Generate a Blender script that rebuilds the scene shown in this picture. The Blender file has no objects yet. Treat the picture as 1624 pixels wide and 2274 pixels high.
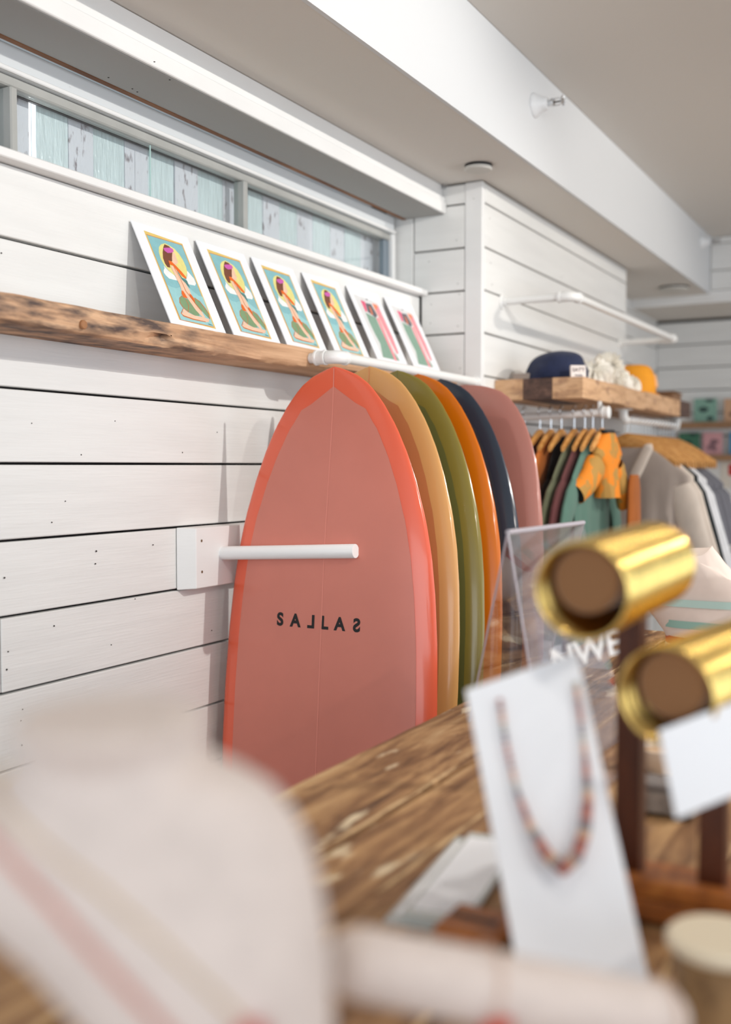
import bpy, bmesh, math, random
from mathutils import Vector, Matrix, noise
import numpy as np
random.seed(7)
SC = bpy.context.scene
COL = SC.collection
R = math.radians

# ------------------------------------------------------------------ camera
IW, IH = 1624, 2274
FPX = IW * 35 / 24
CAM = Vector((1.58, 0.0, 1.55))
PAN = math.atan(1288 / FPX)
PITCH = math.atan(102 / FPX)
FWD = Vector((-math.sin(PAN) * math.cos(PITCH), math.cos(PAN) * math.cos(PITCH), -math.sin(PITCH)))
RGT = Vector((math.cos(PAN), math.sin(PAN), 0))
UPV = RGT.cross(FWD)
cd = bpy.data.cameras.new('camera')
cam = bpy.data.objects.new('camera', cd)
COL.objects.link(cam)
cd.sensor_fit = 'HORIZONTAL'
cd.sensor_width = 24
cd.lens = 35
cd.clip_start = 0.02
cam.matrix_world = Matrix(((RGT.x, UPV.x, -FWD.x, CAM.x), (RGT.y, UPV.y, -FWD.y, CAM.y),
                           (RGT.z, UPV.z, -FWD.z, CAM.z), (0, 0, 0, 1)))
cd.dof.use_dof = True
cd.dof.focus_distance = 2.3
cd.dof.aperture_fstop = 1.8
SC.camera = cam

# ------------------------------------------------------------------ light
w = bpy.data.worlds.new('world')
SC.world = w
w.use_nodes = True
bg = w.node_tree.nodes['Background']
bg.inputs[0].default_value = (0.74, 0.87, 1.0, 1)
bg.inputs[1].default_value = 0.80
SC.view_settings.view_transform = 'Standard'
SC.view_settings.look = 'None'
SC.view_settings.gamma = 1
SC.view_settings.use_curve_mapping = False
SC.view_settings.exposure = 0.07


def aim(o, target):
    d = (Vector(target) - o.location).normalized()
    o.rotation_euler = d.to_track_quat('-Z', 'Y').to_euler()


def area(name, loc, target, sx, sy, power, color):
    l = bpy.data.lights.new(name, 'AREA')
    l.shape = 'RECTANGLE'
    l.size, l.size_y = sx, sy
    l.energy = power
    l.color = color
    o = bpy.data.objects.new(name, l)
    COL.objects.link(o)
    o.location = loc
    aim(o, target)
    return o


def spot(name, loc, target, power, color, angle=70, radius=0.02, blend=0.6):
    l = bpy.data.lights.new(name, 'SPOT')
    l.energy = power
    l.color = color
    l.spot_size = R(angle)
    l.spot_blend = blend
    l.shadow_soft_size = radius
    o = bpy.data.objects.new(name, l)
    COL.objects.link(o)
    o.location = loc
    aim(o, target)
    return o


# shop front windows behind the photographer and daylight from the open right side of the shop
area('daylight_shop_front', (2.4, -3.8, 1.6), (0.6, 2.5, 1.4), 4.5, 2.2, 95, (0.92, 0.96, 1.0))
area('daylight_side', (5.8, 3.0, 1.4), (0.3, 3.0, 1.3), 5.5, 2.2, 70, (0.97, 0.98, 1.0))
# halogen ceiling spots of the shop (fittings outside the frame)
spot('ceiling_spot', (2.65, 2.2, 2.74), (0.1, 2.15, 1.4), 135, (1.0, 0.97, 0.92), 80, 0.018)
spot('ceiling_spot', (2.9, 0.7, 2.74), (0.1, 1.9, 1.6), 38, (1.0, 0.95, 0.88), 75, 0.03)
spot('ceiling_spot', (2.5, 4.0, 2.74), (0.3, 4.3, 1.6), 70, (1.0, 0.93, 0.84), 90, 0.025)
spot('ceiling_spot', (1.9, 1.5, 2.74), (1.35, 1.0, 1.3), 12, (1.0, 0.93, 0.84), 60, 0.05)
spot('ceiling_spot', (1.5, 0.7, 2.74), (1.25, 0.5, 1.3), 9, (1.0, 0.93, 0.84), 70, 0.05)


# ------------------------------------------------------------------ measuring helpers (pixel of the photo -> point on a plane of the room)
def ray(x, y):
    return FWD + RGT * ((x - 812) / FPX) + UPV * ((1137 - y) / FPX)


def on(x, y, ax, v):
    d = ray(x, y)
    return CAM + d * ((v - CAM[ax]) / d[ax])


def atd(x, y, z):
    return CAM + ray(x, y) * z


# ------------------------------------------------------------------ object helpers
def origin(o):
    v = Vector((0, 0, 0))
    while o is not None:
        v += o.location
        o = o.parent
    return v


def obj(name, bm, mat, parent=None, smooth=True, recalc=True):
    """link bm (world coordinates) as one mesh object"""
    if parent is not None:
        bmesh.ops.translate(bm, verts=bm.verts, vec=-origin(parent))
    if recalc:
        bmesh.ops.recalc_face_normals(bm, faces=bm.faces)
    me = bpy.data.meshes.new(name)
    for f in bm.faces:
        f.smooth = smooth
    bm.to_mesh(me)
    bm.free()
    for m in (mat if isinstance(mat, (list, tuple)) else [mat]):
        me.materials.append(m)
    if smooth:
        try:
            me.set_sharp_from_angle(angle=R(38))
        except Exception:
            pass
    o = bpy.data.objects.new(name, me)
    COL.objects.link(o)
    o.parent = parent
    return o


def tag(o, label, cat, group=None):
    o['label'] = label
    o['category'] = cat
    if group:
        o['group'] = group
    return o


def thing(name, loc, label, cat, group=None):
    o = bpy.data.objects.new(name, None)
    COL.objects.link(o)
    o.location = loc
    o.empty_display_size = 0.05
    return tag(o, label, cat, group)


def struct(name, bm, mat, parent=None, smooth=False):
    o = obj(name, bm, mat, parent, smooth)
    if parent is None:
        o['kind'] = 'structure'
    return o


def stuff(o):
    o['kind'] = 'stuff'
    return o


def box(bm, x0, x1, y0, y1, z0, z1, bev=0.0, M=None, seg=1):
    vs = [bm.verts.new((x, y, z)) for x in (x0, x1) for y in (y0, y1) for z in (z0, z1)]
    F = [(0, 1, 3, 2), (4, 6, 7, 5), (0, 4, 5, 1), (2, 3, 7, 6), (0, 2, 6, 4), (1, 5, 7, 3)]
    fs = [bm.faces.new([vs[i] for i in f]) for f in F]
    if bev > 0:
        es = list({e for f in fs for e in f.edges})
        r = bmesh.ops.bevel(bm, geom=es, offset=bev, segments=seg, affect='EDGES', profile=0.5)
        vs = list({v for f in r['faces'] for v in f.verts} | {v for v in vs if v.is_valid})
    if M is not None:
        for v in vs:
            if v.is_valid:
                v.co = M @ v.co
    return vs


def bx(*a, **k):
    bm = bmesh.new()
    box(bm, *a, **k)
    return bm


def loft(bm, rings, closed=True, cap0=True, cap1=True, mi=0):
    rr = [[bm.verts.new(p) for p in r] for r in rings]
    n = len(rr[0])
    m = n if closed else n - 1
    for a, b in zip(rr[:-1], rr[1:]):
        for i in range(m):
            j = (i + 1) % n
            try:
                f = bm.faces.new((a[i], a[j], b[j], b[i]))
                f.material_index = mi
            except ValueError:
                pass
    if closed:
        if cap0:
            bm.faces.new(rr[0][::-1]).material_index = mi
        if cap1:
            bm.faces.new(rr[-1]).material_index = mi
    return rr


def frame_of(d):
    d = d.normalized()
    u = Vector((0, 0, 1)) if abs(d.z) < 0.9 else Vector((1, 0, 0))
    a = d.cross(u).normalized()
    return a, a.cross(d).normalized()


def tube(bm, pts, r, n=14, caps=True, fl=1.0, fa=1.0):
    pts = [Vector(p) for p in pts]
    rings = []
    a = None
    for i, p in enumerate(pts):
        d = (pts[min(i + 1, len(pts) - 1)] - pts[max(i - 1, 0)])
        if d.length < 1e-9:
            d = Vector((0, 0, 1))
        d.normalize()
        if a is None:
            a, b = frame_of(d)
        else:
            a = (a - d * a.dot(d)).normalized()
            b = a.cross(d).normalized()
        rad = r[i] if isinstance(r, (list, tuple)) else r
        rings.append([p + a * (rad * fa * math.cos(t)) + b * (rad * fl * math.sin(t))
                      for t in [2 * math.pi * k / n for k in range(n)]])
    loft(bm, rings, True, caps, caps)


def lathe(bm, c, axis, prof, n=28, cap0=True, cap1=True):
    """prof: (distance along axis, radius)"""
    axis = Vector(axis).normalized()
    a, b = frame_of(axis)
    c = Vector(c)
    rings = [[c + axis * h + (a * math.cos(t) + b * math.sin(t)) * max(r, 1e-5)
              for t in [2 * math.pi * k / n for k in range(n)]] for h, r in prof]
    loft(bm, rings, True, cap0, cap1)


def arc(c, a, b, n=8, r=1.0, t0=0.0, t1=math.pi / 2):
    c, a, b = Vector(c), Vector(a), Vector(b)
    return [c + a * (r * math.cos(t0 + (t1 - t0) * i / n)) + b * (r * math.sin(t0 + (t1 - t0) * i / n)) for i in range(n + 1)]


def smoothstep(e0, e1, x):
    t = max(0, min(1, (x - e0) / (e1 - e0)))
    return t * t * (3 - 2 * t)


def lerp_tab(T, s):
    if s <= T[0][0]:
        return T[0][1]
    for (a, b), (c, d) in zip(T[:-1], T[1:]):
        if s <= c:
            return b + (d - b) * (s - a) / (c - a)
    return T[-1][1]


# ------------------------------------------------------------------ materials
def srgb(r, g, b):
    def f(c):
        c /= 255
        return c / 12.92 if c <= 0.04045 else ((c + 0.055) / 1.055) ** 2.4
    return (f(r), f(g), f(b), 1)


MATS = {}


def mat(name, col, rough=0.6, metal=0.0, var=0.0, vscale=(8, 8, 8), bump=0.0, bscale=(60, 60, 60), col2=None,
        coat=0.0, trans=0.0, emit=0.0, sheen=0.0, ramp=(0.35, 0.65), ior=1.45, rnd=False, detail=4, bdist=0.002):
    """a plain procedural material: noise between two colours, noise bump"""
    if name in MATS:
        return MATS[name]
    m = bpy.data.materials.new(name)
    m.use_nodes = True
    nt = m.node_tree
    N, L = nt.nodes, nt.links
    p = N['Principled BSDF']
    p.inputs['Base Color'].default_value = col
    p.inputs['Roughness'].default_value = rough
    p.inputs['Metallic'].default_value = metal
    p.inputs['Coat Weight'].default_value = coat
    p.inputs['Coat Roughness'].default_value = 0.08
    p.inputs['Transmission Weight'].default_value = trans
    p.inputs['IOR'].default_value = ior
    p.inputs['Sheen Weight'].default_value = sheen
    if emit > 0:
        p.inputs['Emission Color'].default_value = col
        p.inputs['Emission Strength'].default_value = emit
    tc = N.new('ShaderNodeTexCoord')
    src = tc.outputs['Object']
    if rnd:
        oi = N.new('ShaderNodeObjectInfo')
        ml = N.new('ShaderNodeMath'); ml.operation = 'MULTIPLY'; ml.inputs[1].default_value = 37.0
        L.new(oi.outputs['Random'], ml.inputs[0])
        va = N.new('ShaderNodeVectorMath'); va.operation = 'ADD'
        L.new(src, va.inputs[0]); L.new(ml.outputs[0], va.inputs[1])
        src = va.outputs[0]
    if var > 0 or col2:
        c2 = col2 if col2 else tuple([c * (1 - var) for c in col[:3]] + [1])
        mp = N.new('ShaderNodeMapping'); mp.inputs['Scale'].default_value = vscale
        L.new(src, mp.inputs[0])
        nz = N.new('ShaderNodeTexNoise'); nz.inputs['Scale'].default_value = 1; nz.inputs['Detail'].default_value = detail
        L.new(mp.outputs[0], nz.inputs['Vector'])
        rp = N.new('ShaderNodeValToRGB')
        rp.color_ramp.elements[0].position = ramp[0]; rp.color_ramp.elements[0].color = col
        rp.color_ramp.elements[1].position = ramp[1]; rp.color_ramp.elements[1].color = c2
        L.new(nz.outputs[0], rp.inputs[0])
        L.new(rp.outputs[0], p.inputs['Base Color'])
    if bump > 0:
        mp = N.new('ShaderNodeMapping'); mp.inputs['Scale'].default_value = bscale
        L.new(src, mp.inputs[0])
        nz = N.new('ShaderNodeTexNoise'); nz.inputs['Scale'].default_value = 1; nz.inputs['Detail'].default_value = 5
        L.new(mp.outputs[0], nz.inputs['Vector'])
        b = N.new('ShaderNodeBump'); b.inputs['Strength'].default_value = bump; b.inputs['Distance'].default_value = bdist
        L.new(nz.outputs[0], b.inputs['Height'])
        L.new(b.outputs[0], p.inputs['Normal'])
    MATS[name] = m
    return m


def wood(name, stops, scale=(6, 1.2, 40), rough=0.65, bump=0.5, blotch=None, blotch_scale=(3, 1.5, 6), bth=(0.5, 0.62), rnd=True, thr=None):
    """wood: grain noise through a colour ramp, a second noise lays dark blotches"""
    if name in MATS:
        return MATS[name]
    m = bpy.data.materials.new(name)
    m.use_nodes = True
    nt = m.node_tree
    N, L = nt.nodes, nt.links
    p = N['Principled BSDF']
    p.inputs['Roughness'].default_value = rough
    tc = N.new('ShaderNodeTexCoord')
    src = tc.outputs['Object']
    if rnd:
        oi = N.new('ShaderNodeObjectInfo')
        ml = N.new('ShaderNodeMath'); ml.operation = 'MULTIPLY'; ml.inputs[1].default_value = 53.0
        L.new(oi.outputs['Random'], ml.inputs[0])
        va = N.new('ShaderNodeVectorMath'); va.operation = 'ADD'
        L.new(src, va.inputs[0]); L.new(ml.outputs[0], va.inputs[1])
        src = va.outputs[0]
    mp = N.new('ShaderNodeMapping'); mp.inputs['Scale'].default_value = scale
    L.new(src, mp.inputs[0])
    nz = N.new('ShaderNodeTexNoise'); nz.inputs['Scale'].default_value = 1; nz.inputs['Detail'].default_value = 7
    nz.inputs['Distortion'].default_value = 0.6; nz.inputs['Roughness'].default_value = 0.65
    L.new(mp.outputs[0], nz.inputs['Vector'])
    rp = N.new('ShaderNodeValToRGB')
    cr = rp.color_ramp
    cr.elements[0].position, cr.elements[0].color = stops[0]
    cr.elements[1].position, cr.elements[1].color = stops[-1]
    for q, c in stops[1:-1]:
        e = cr.elements.new(q); e.color = c
    L.new(nz.outputs[0], rp.inputs[0])
    out = rp.outputs[0]
    if blotch:
        m2 = N.new('ShaderNodeMapping'); m2.inputs['Scale'].default_value = blotch_scale
        L.new(src, m2.inputs[0])
        n2 = N.new('ShaderNodeTexNoise'); n2.inputs['Scale'].default_value = 1; n2.inputs['Detail'].default_value = 6
        L.new(m2.outputs[0], n2.inputs['Vector'])
        r2 = N.new('ShaderNodeValToRGB')
        r2.color_ramp.elements[0].position = bth[0]; r2.color_ramp.elements[0].color = (0, 0, 0, 1)
        r2.color_ramp.elements[1].position = bth[1]; r2.color_ramp.elements[1].color = (1, 1, 1, 1)
        L.new(n2.outputs[0], r2.inputs[0])
        fac = r2.outputs[0]
        if thr is not None:   # blotches only on one stretch of the board: (axis value where they stop)
            sx = N.new('ShaderNodeSeparateXYZ'); L.new(tc.outputs['Object'], sx.inputs[0])
            mr = N.new('ShaderNodeMapRange'); mr.inputs[1].default_value = thr[0]; mr.inputs[2].default_value = thr[1]
            mr.inputs[3].default_value = 1; mr.inputs[4].default_value = 0
            L.new(sx.outputs[1], mr.inputs[0])
            mm = N.new('ShaderNodeMath'); mm.operation = 'MULTIPLY'
            L.new(fac, mm.inputs[0]); L.new(mr.outputs[0], mm.inputs[1])
            fac = mm.outputs[0]
        mx = N.new('ShaderNodeMix'); mx.data_type = 'RGBA'
        L.new(fac, mx.inputs[0]); L.new(out, mx.inputs[6]); mx.inputs[7].default_value = blotch
        out = mx.outputs[2]
    L.new(out, p.inputs['Base Color'])
    b = N.new('ShaderNodeBump'); b.inputs['Strength'].default_value = bump; b.inputs['Distance'].default_value = 0.003
    L.new(nz.outputs[0], b.inputs['Height'])
    L.new(b.outputs[0], p.inputs['Normal'])
    MATS[name] = m
    return m


M_PLANK = mat('white_plank_paint', srgb(232, 232, 230), 0.42, var=0.05, vscale=(3, 3, 30), bump=0.5, bscale=(9, 9, 200), rnd=True, bdist=0.0016)
M_TRIM = mat('white_trim_paint', srgb(234, 234, 233), 0.4, var=0.04, vscale=(4, 4, 12), bump=0.15, bscale=(20, 20, 160))
M_DRY = mat('ceiling_paint', srgb(218, 214, 208), 0.85, bump=0.08, bscale=(120, 120, 120))
M_BEAM = mat('beam_paint', srgb(214, 216, 218), 0.6, bump=0.08, bscale=(90, 90, 90))
M_GAP = mat('dark_gap', srgb(28, 24, 26), 0.9)
M_NAIL = mat('nail_hole_dark', srgb(60, 55, 52), 0.8)
M_PVC = mat('white_plastic_pipe', srgb(238, 238, 236), 0.28, bump=0.02)
M_SHELF = wood('reclaimed_shelf_wood', [(0.26, srgb(130, 94, 70)), (0.42, srgb(186, 144, 110)), (0.58, srgb(212, 170, 134)), (0.75, srgb(224, 186, 150))],
               (10, 2.2, 60), 0.7, 0.6, srgb(84, 68, 62), (26, 12, 55), (0.38, 0.66), rnd=False, thr=(1.8, 2.15))
M_SHELFD = wood('shelf_underside_wood', [(0.3, srgb(88, 62, 48)), (0.6, srgb(140, 104, 80)), (0.8, srgb(160, 122, 94))], (40, 1.6, 20), 0.75, 0.4)
M_BLOCK = wood('laminated_shelf_wood', [(0.3, srgb(170, 130, 96)), (0.5, srgb(206, 164, 124)), (0.75, srgb(222, 184, 146))], (14, 5, 45), 0.65, 0.3,
               srgb(150, 112, 86), (14, 12, 30), (0.54, 0.74))
M_BLOCKD = wood('dark_block_wood', [(0.3, srgb(46, 34, 32)), (0.55, srgb(92, 68, 58)), (0.75, srgb(128, 98, 82))], (30, 30, 60), 0.7, 0.5)
M_COUNTER = wood('weathered_counter_wood', [(0.30, srgb(82, 54, 34)), (0.44, srgb(136, 98, 64)), (0.58, srgb(178, 138, 94)), (0.78, srgb(214, 182, 138))],
                 (34, 4.5, 34), 0.62, 0.6, srgb(222, 202, 168), (26, 7, 30), (0.62, 0.68))
M_FLOOR = wood('floor_wood', [(0.3, srgb(170, 140, 112)), (0.6, srgb(200, 170, 140)), (0.8, srgb(214, 188, 160))], (8, 1, 8), 0.5, 0.1)
M_DARKWOOD = wood('dark_stand_wood', [(0.3, srgb(58, 26, 12)), (0.6, srgb(92, 46, 22)), (0.8, srgb(124, 66, 34))], (30, 30, 6), 0.45, 0.2)
M_ORANGEWOOD = wood('orange_stand_wood', [(0.3, srgb(120, 62, 22)), (0.6, srgb(176, 104, 44)), (0.8, srgb(206, 138, 66))], (30, 8, 30), 0.4, 0.2)
M_HANG = wood('hanger_wood', [(0.3, srgb(190, 128, 62)), (0.6, srgb(222, 164, 94)), (0.8, srgb(236, 186, 122))], (30, 30, 60), 0.4, 0.05)
M_CHROME = mat('chrome', srgb(210, 212, 215), 0.18, 1.0)
M_GOLD = mat('gold', srgb(250, 214, 128), 0.20, 1.0, var=0.18, vscale=(60, 60, 60))
M_SUEDE = mat('brown_suede', srgb(140, 98, 62), 0.9, sheen=0.3)
M_LINEN = mat('cream_linen', srgb(226, 210, 200), 0.9, var=0.08, vscale=(60, 60, 60), bump=0.2, bscale=(400, 400, 400), sheen=0.2)
M_CARD = mat('white_card', srgb(238, 239, 243), 0.5)


def thin_clear(name, tint, gloss_rough=0.03, fr=0.12):
    """thin clear sheet: see-through with a glossy reflection that grows at grazing angles"""
    m = bpy.data.materials.new(name)
    m.use_nodes = True
    N, L = m.node_tree.nodes, m.node_tree.links
    N.remove(N['Principled BSDF'])
    t = N.new('ShaderNodeBsdfTransparent'); t.inputs[0].default_value = tint
    gl = N.new('ShaderNodeBsdfGlossy'); gl.inputs[0].default_value = (1, 1, 1, 1); gl.inputs['Roughness'].default_value = gloss_rough
    lw = N.new('ShaderNodeLayerWeight'); lw.inputs[0].default_value = 0.5
    mx = N.new('ShaderNodeMixShader')
    pw = N.new('ShaderNodeMath'); pw.operation = 'POWER'; pw.inputs[1].default_value = 3.0
    ma = N.new('ShaderNodeMath'); ma.operation = 'MULTIPLY_ADD'; ma.inputs[1].default_value = 0.6; ma.inputs[2].default_value = fr * 0.3
    L.new(lw.outputs['Facing'], pw.inputs[0]); L.new(pw.outputs[0], ma.inputs[0]); L.new(ma.outputs[0], mx.inputs[0]); L.new(t.outputs[0], mx.inputs[1]); L.new(gl.outputs[0], mx.inputs[2])
    L.new(mx.outputs[0], N['Material Output'].inputs[0])
    MATS[name] = m
    return m


M_ACR = thin_clear('clear_acrylic', (0.93, 0.92, 0.94, 1), 0.03, 0.22)
M_BLACK = mat('black_plastic', srgb(22, 22, 24), 0.5)

# ------------------------------------------------------------------ the room
ZS, ZC, XB = 2.489, 2.795, 0.43       # dropped soffit, main ceiling, edge of the beam
YP, XP, YE = 3.296, 0.225, 5.09       # pier: face towards the camera, face along the room, far end
YBK = 6.67
Y0 = -0.6


def plank(parent, x0, x1, y0, y1, z0, z1, mat_=None, bev=0.0018):
    j = random.uniform(-0.0012, 0.0012)
    return obj('plank', bx(x0 + j, x1 + j, y0, y1, z0, z1, bev=bev), mat_ or M_PLANK, parent, smooth=False)


struct('floor', bx(-0.3, 6, -4, 7.2, -0.05, 0), M_FLOOR)

wl = struct('wall_left', bx(-0.34, -0.021, Y0, YBK + 0.1, 0, 2.10), M_GAP)
zj = [0.0, 0.08, 0.227, 0.374, 0.521, 0.668, 0.816, 0.962, 1.1125, 1.260, 1.4065, 1.555, 1.700, 1.843, 1.984]
g = 0.0027
for a, b in zip(zj[:-1], zj[1:]):
    brk = 1.447 if 1.10 < a < 1.5 else None
    if brk and abs(a - 1.260) > 0.01:
        plank(wl, -0.02, 0, Y0, brk - 0.001, a + g, b - g)
        plank(wl, -0.02, 0, brk + 0.001, YP - 0.003, a + g, b - g)
    else:
        plank(wl, -0.02, 0, Y0, YP - 0.003, a + g, b - g)
plank(wl, -0.02, 0, Y0, YP - 0.008, 1.984 + g, 2.1225)
# nail holes where the photograph shows them
nb = bmesh.new()
for px, py in [(214, 1224), (212, 1252), (18, 1447), (15, 1487), (247, 1432), (10, 1283), (115, 1160), (145, 1113), (50, 1575), (46, 1600), (48, 1655),
               (255, 935), (482, 960), (405, 1005), (3, 562), (4, 652), (105, 672), (300, 1330), (470, 1400), (120, 1390), (340, 1210), (70, 940), (180, 1010)]:
    c = on(px, py, 0, 0.0005)
    r = random.uniform(0.0012, 0.0022)
    lathe(nb, c, (1, 0, 0), [(0, r), (0.0016, r * 0.6)], 8)
stuff(obj('nail_hole', nb, M_NAIL, wl))

# the same wall past the pier (recess with the hanging clothes)
wr = struct('wall_recess', bx(-0.34, -0.021, YE - 0.2, YBK + 0.1, 2.101, ZS + 0.02), M_GAP)
for k in range(-6, 4):
    z = 2.126 + 0.148 * (k - 1)
    plank(wr if z > 2.1 else wl, -0.02, 0, YE, YBK - 0.003, z + g, min(z + 0.148 - g, ZS))
for k in range(0, 8):
    plank(wl, -0.02, 0, YE, YBK - 0.003, 0.05 + k * 0.148 + g, 0.05 + (k + 1) * 0.148 - g if k < 7 else 1.086)

# pier
wp = struct('wall_pier', bx(-0.2, XP - 0.021, YP + 0.021, YE - 0.002, 0, ZS), M_GAP)
zp = [0.0, 0.11, 0.255, 0.40, 0.545, 0.69, 0.835, 0.98, 1.125, 1.27, 1.415, 1.56, 1.705, 1.85, 1.992, 2.133, 2.2745, 2.418, ZS - 0.004]
for a, b in zip(zp[:-1], zp[1:]):
    xa = -0.026 if a > 2.13 else 0.002
    plank(wp, xa + 0.002, 0.161, YP, YP + 0.02, a + g, b - g)
    plank(wp, XP - 0.02, XP, YP + 0.024, YE, a + g, b - g)
plank(wp, -0.13, -0.028, YP, YP + 0.02, 2.12, ZS - 0.004)
obj('corner_board', bx(0.163, XP, YP - 0.001, YP + 0.022, 0, ZS - 0.004, bev=0.002), M_TRIM, wp, smooth=False)
nb = bmesh.new()
for px, py in [(953, 581), (1017, 630), (1014, 533), (1020, 653), (958, 676), (956, 718), (1017, 724), (1052, 441), (960, 820), (1022, 818)]:
    c = on(px, py, 1, YP - 0.0005)
    lathe(nb, c, (0, -1, 0), [(0, 0.002), (0.0012, 0.0012)], 8)
for px, py in [(1088, 485), (1090, 584), (1093, 632), (1083, 740), (1250, 614), (1320, 648), (1246, 615)]:
    c = on(px, py, 0, XP + 0.0005)
    lathe(nb, c, (1, 0, 0), [(0, 0.0024), (0.0012, 0.0015)], 8)
stuff(obj('nail_hole', nb, mat('nail_hole_grey', srgb(150, 150, 148), 0.8), wp))

# back wall and the bulkhead in front of it
wb = struct('wall_back', bx(-0.3, 4.2, YBK + 0.021, YBK + 0.12, 0, 2.44), M_GAP)
for k in range(17):
    z = 2.426 - 0.1385 * k
    plank(wb, 0, 4.0, YBK, YBK + 0.02, max(z - 0.1385 + 0.003, 0), z - 0.003)
bh = struct('ceiling_bulkhead', bx(-0.02, 4.2, 6.07, YBK + 0.1, 2.442, ZC - 0.002), M_DRY)
obj('fascia', bx(0.0, 4.2, 6.05, 6.069, 2.440, 2.505, bev=0.002), M_TRIM, bh, smooth=False)
for a, b in ((2.508, 2.609), (2.615, 2.755), (2.76, ZC - 0.003)):
    plank(bh, XB + 0.002, 4.2, 6.05, 6.069, a, b)

# ceilings and beam
struct('ceiling', bx(XB, 4.2, -1.4, YBK + 0.1, ZC, ZC + 0.05), M_DRY)
sf = struct('ceiling_soffit', bx(-0.34, XB - 0.012, Y0 - 0.5, 6.068, ZS, ZC + 0.05), M_DRY)
obj('beam_face', bx(XB - 0.0115, XB, Y0 - 0.5, 6.049, ZS - 0.001, ZC - 0.001), M_BEAM, sf, smooth=False)

# pelmet over the window
pel = struct('trim_1', bx(-0.068, 0.082, Y0, YP - 0.003, 2.396, ZS - 0.002), M_TRIM)
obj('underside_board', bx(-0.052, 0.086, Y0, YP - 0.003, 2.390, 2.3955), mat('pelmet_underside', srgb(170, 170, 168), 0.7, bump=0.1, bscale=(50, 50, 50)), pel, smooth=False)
obj('fascia', bx(0.0865, 0.097, Y0, YP - 0.004, 2.391, 2.428, bev=0.002), M_TRIM, pel, smooth=False)
obj('upper_fascia', bx(0.0825, 0.091, Y0, YP - 0.004, 2.4285, 2.447, bev=0.002), M_TRIM, pel, smooth=False)
obj('raw_edge', bx(-0.066, -0.053, Y0, YP - 0.003, 2.388, 2.3955), wood('raw_gap_wood', [(0.3, srgb(96, 58, 34)), (0.7, srgb(168, 116, 76))], (10, 2, 10)), pel, smooth=False)
nb = bmesh.new()
for px, py in [(241, 172), (294, 197), (305, 204), (377, 177), (343, 137)]:
    lathe(nb, on(px, py, 2, 2.3898), (0, 0, -1), [(0, 0.0022), (0.0008, 0.0018)], 8)
stuff(obj('nail_hole', nb, M_NAIL, pel))

# sill
sill = struct('trim_2', bx(-0.115, 0.034, Y0, YP - 0.012, 2.124, 2.142, bev=0.002), M_TRIM)

# ------------------------------------------------------------------ the long strip window
win = thing('window_1', (-0.1, 1.6, 2.143), '', '')
del win['label'], win['category']
win['kind'] = 'structure'
M_FR = mat('window_frame_paint', srgb(172, 172, 168), 0.5, var=0.1, vscale=(10, 10, 10))
obj('header', bx(-0.125, -0.086, Y0, YP - 0.028, 2.338, 2.3955, bev=0.002), mat('header_shade_grey', srgb(214, 218, 220), 0.5), win, smooth=False)  # greyer than the trim: the pelmet's shade is put into this colour
obj('header_lip', bx(-0.0855, -0.078, Y0, YP - 0.028, 2.338, 2.348, bev=0.002), M_TRIM, win, smooth=False)
obj('frame', bx(-0.125, -0.095, Y0, YP - 0.04, 2.316, 2.3375, bev=0.003), M_FR, win, smooth=False)
obj('frame', bx(-0.125, -0.095, Y0, YP - 0.04, 2.143, 2.152, bev=0.003), M_FR, win, smooth=False)
obj('jamb', bx(-0.125, -0.085, 3.256, 3.278, 2.143, 2.338, bev=0.002), M_TRIM, win, smooth=False)
obj('jamb', bx(-0.122, -0.098, 3.222, 3.2555, 2.153, 2.3155, bev=0.004), mat('grey_jamb', srgb(120, 132, 142), 0.5), win, smooth=False)
for ym in (1.573, 2.386):
    obj('mullion', bx(-0.124, -0.088, ym, ym + 0.019, 2.153, 2.3155, bev=0.003), M_FR, win, smooth=False)
M_GLASS = thin_clear('window_glass', (0.95, 0.97, 0.97, 1), 0.02, 0.1)
for a, b in ((Y0, 1.572), (1.5925, 2.022), (2.0235, 2.3855), (2.4055, 3.2215)):
    obj('glass_pane', bx(-0.1105, -0.108, a, b, 2.153, 2.3155), M_GLASS, win, smooth=False)
obj('glass_joint', bx(-0.1075, -0.1045, 2.0215, 2.0235, 2.153, 2.3155), mat('glass_edge', srgb(190, 220, 215), 0.1), win, smooth=False)
YS = [1.592, 1.648, 1.684, 1.699, 1.795, 1.876, 1.983, 2.069, 2.17, 2.266, 2.379, 2.437, 2.497, 2.569, 2.656, 2.755, 2.846, 2.951, 3.043, 3.15, 3.24, 3.3]
M_WW = mat('whitewashed_board', srgb(226, 225, 232), 0.75, col2=srgb(150, 140, 146), vscale=(60, 60, 26), ramp=(0.58, 0.68), bump=0.7, bscale=(120, 120, 50), rnd=True, bdist=0.004)
M_AQ = mat('pale_aqua_glass_board', srgb(226, 238, 241), 0.2, var=0.14, vscale=(90, 90, 10), bump=0.8, bscale=(160, 160, 30), rnd=True, bdist=0.004)
M_DIM = mat('dim_board', srgb(120, 120, 118), 0.8, var=0.3, vscale=(40, 40, 10))
y = 1.683
aq = True
seq = [(1.40, 1.500, 0), (1.502, 1.592, 0), (1.594, 1.680, 0)]
kinds = [1, 0, 1, 0, 1, 0, 1, 0]
b_ = [1.699, 1.795, 1.876, 1.983, 2.069, 2.17, 2.266, 2.379, 2.440, 2.497, 2.569, 2.656, 2.755, 2.846, 2.951, 3.043, 3.15, 3.3]
k_ = [1, 0, 1, 0, 1, 0, 1, 0, 1, 1, 0, 1, 0, 1, 0, 1, 0]
for a, b, k in zip(b_[:-1], b_[1:], k_):
    seq.append((a + 0.001, b - 0.001, k))
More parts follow.
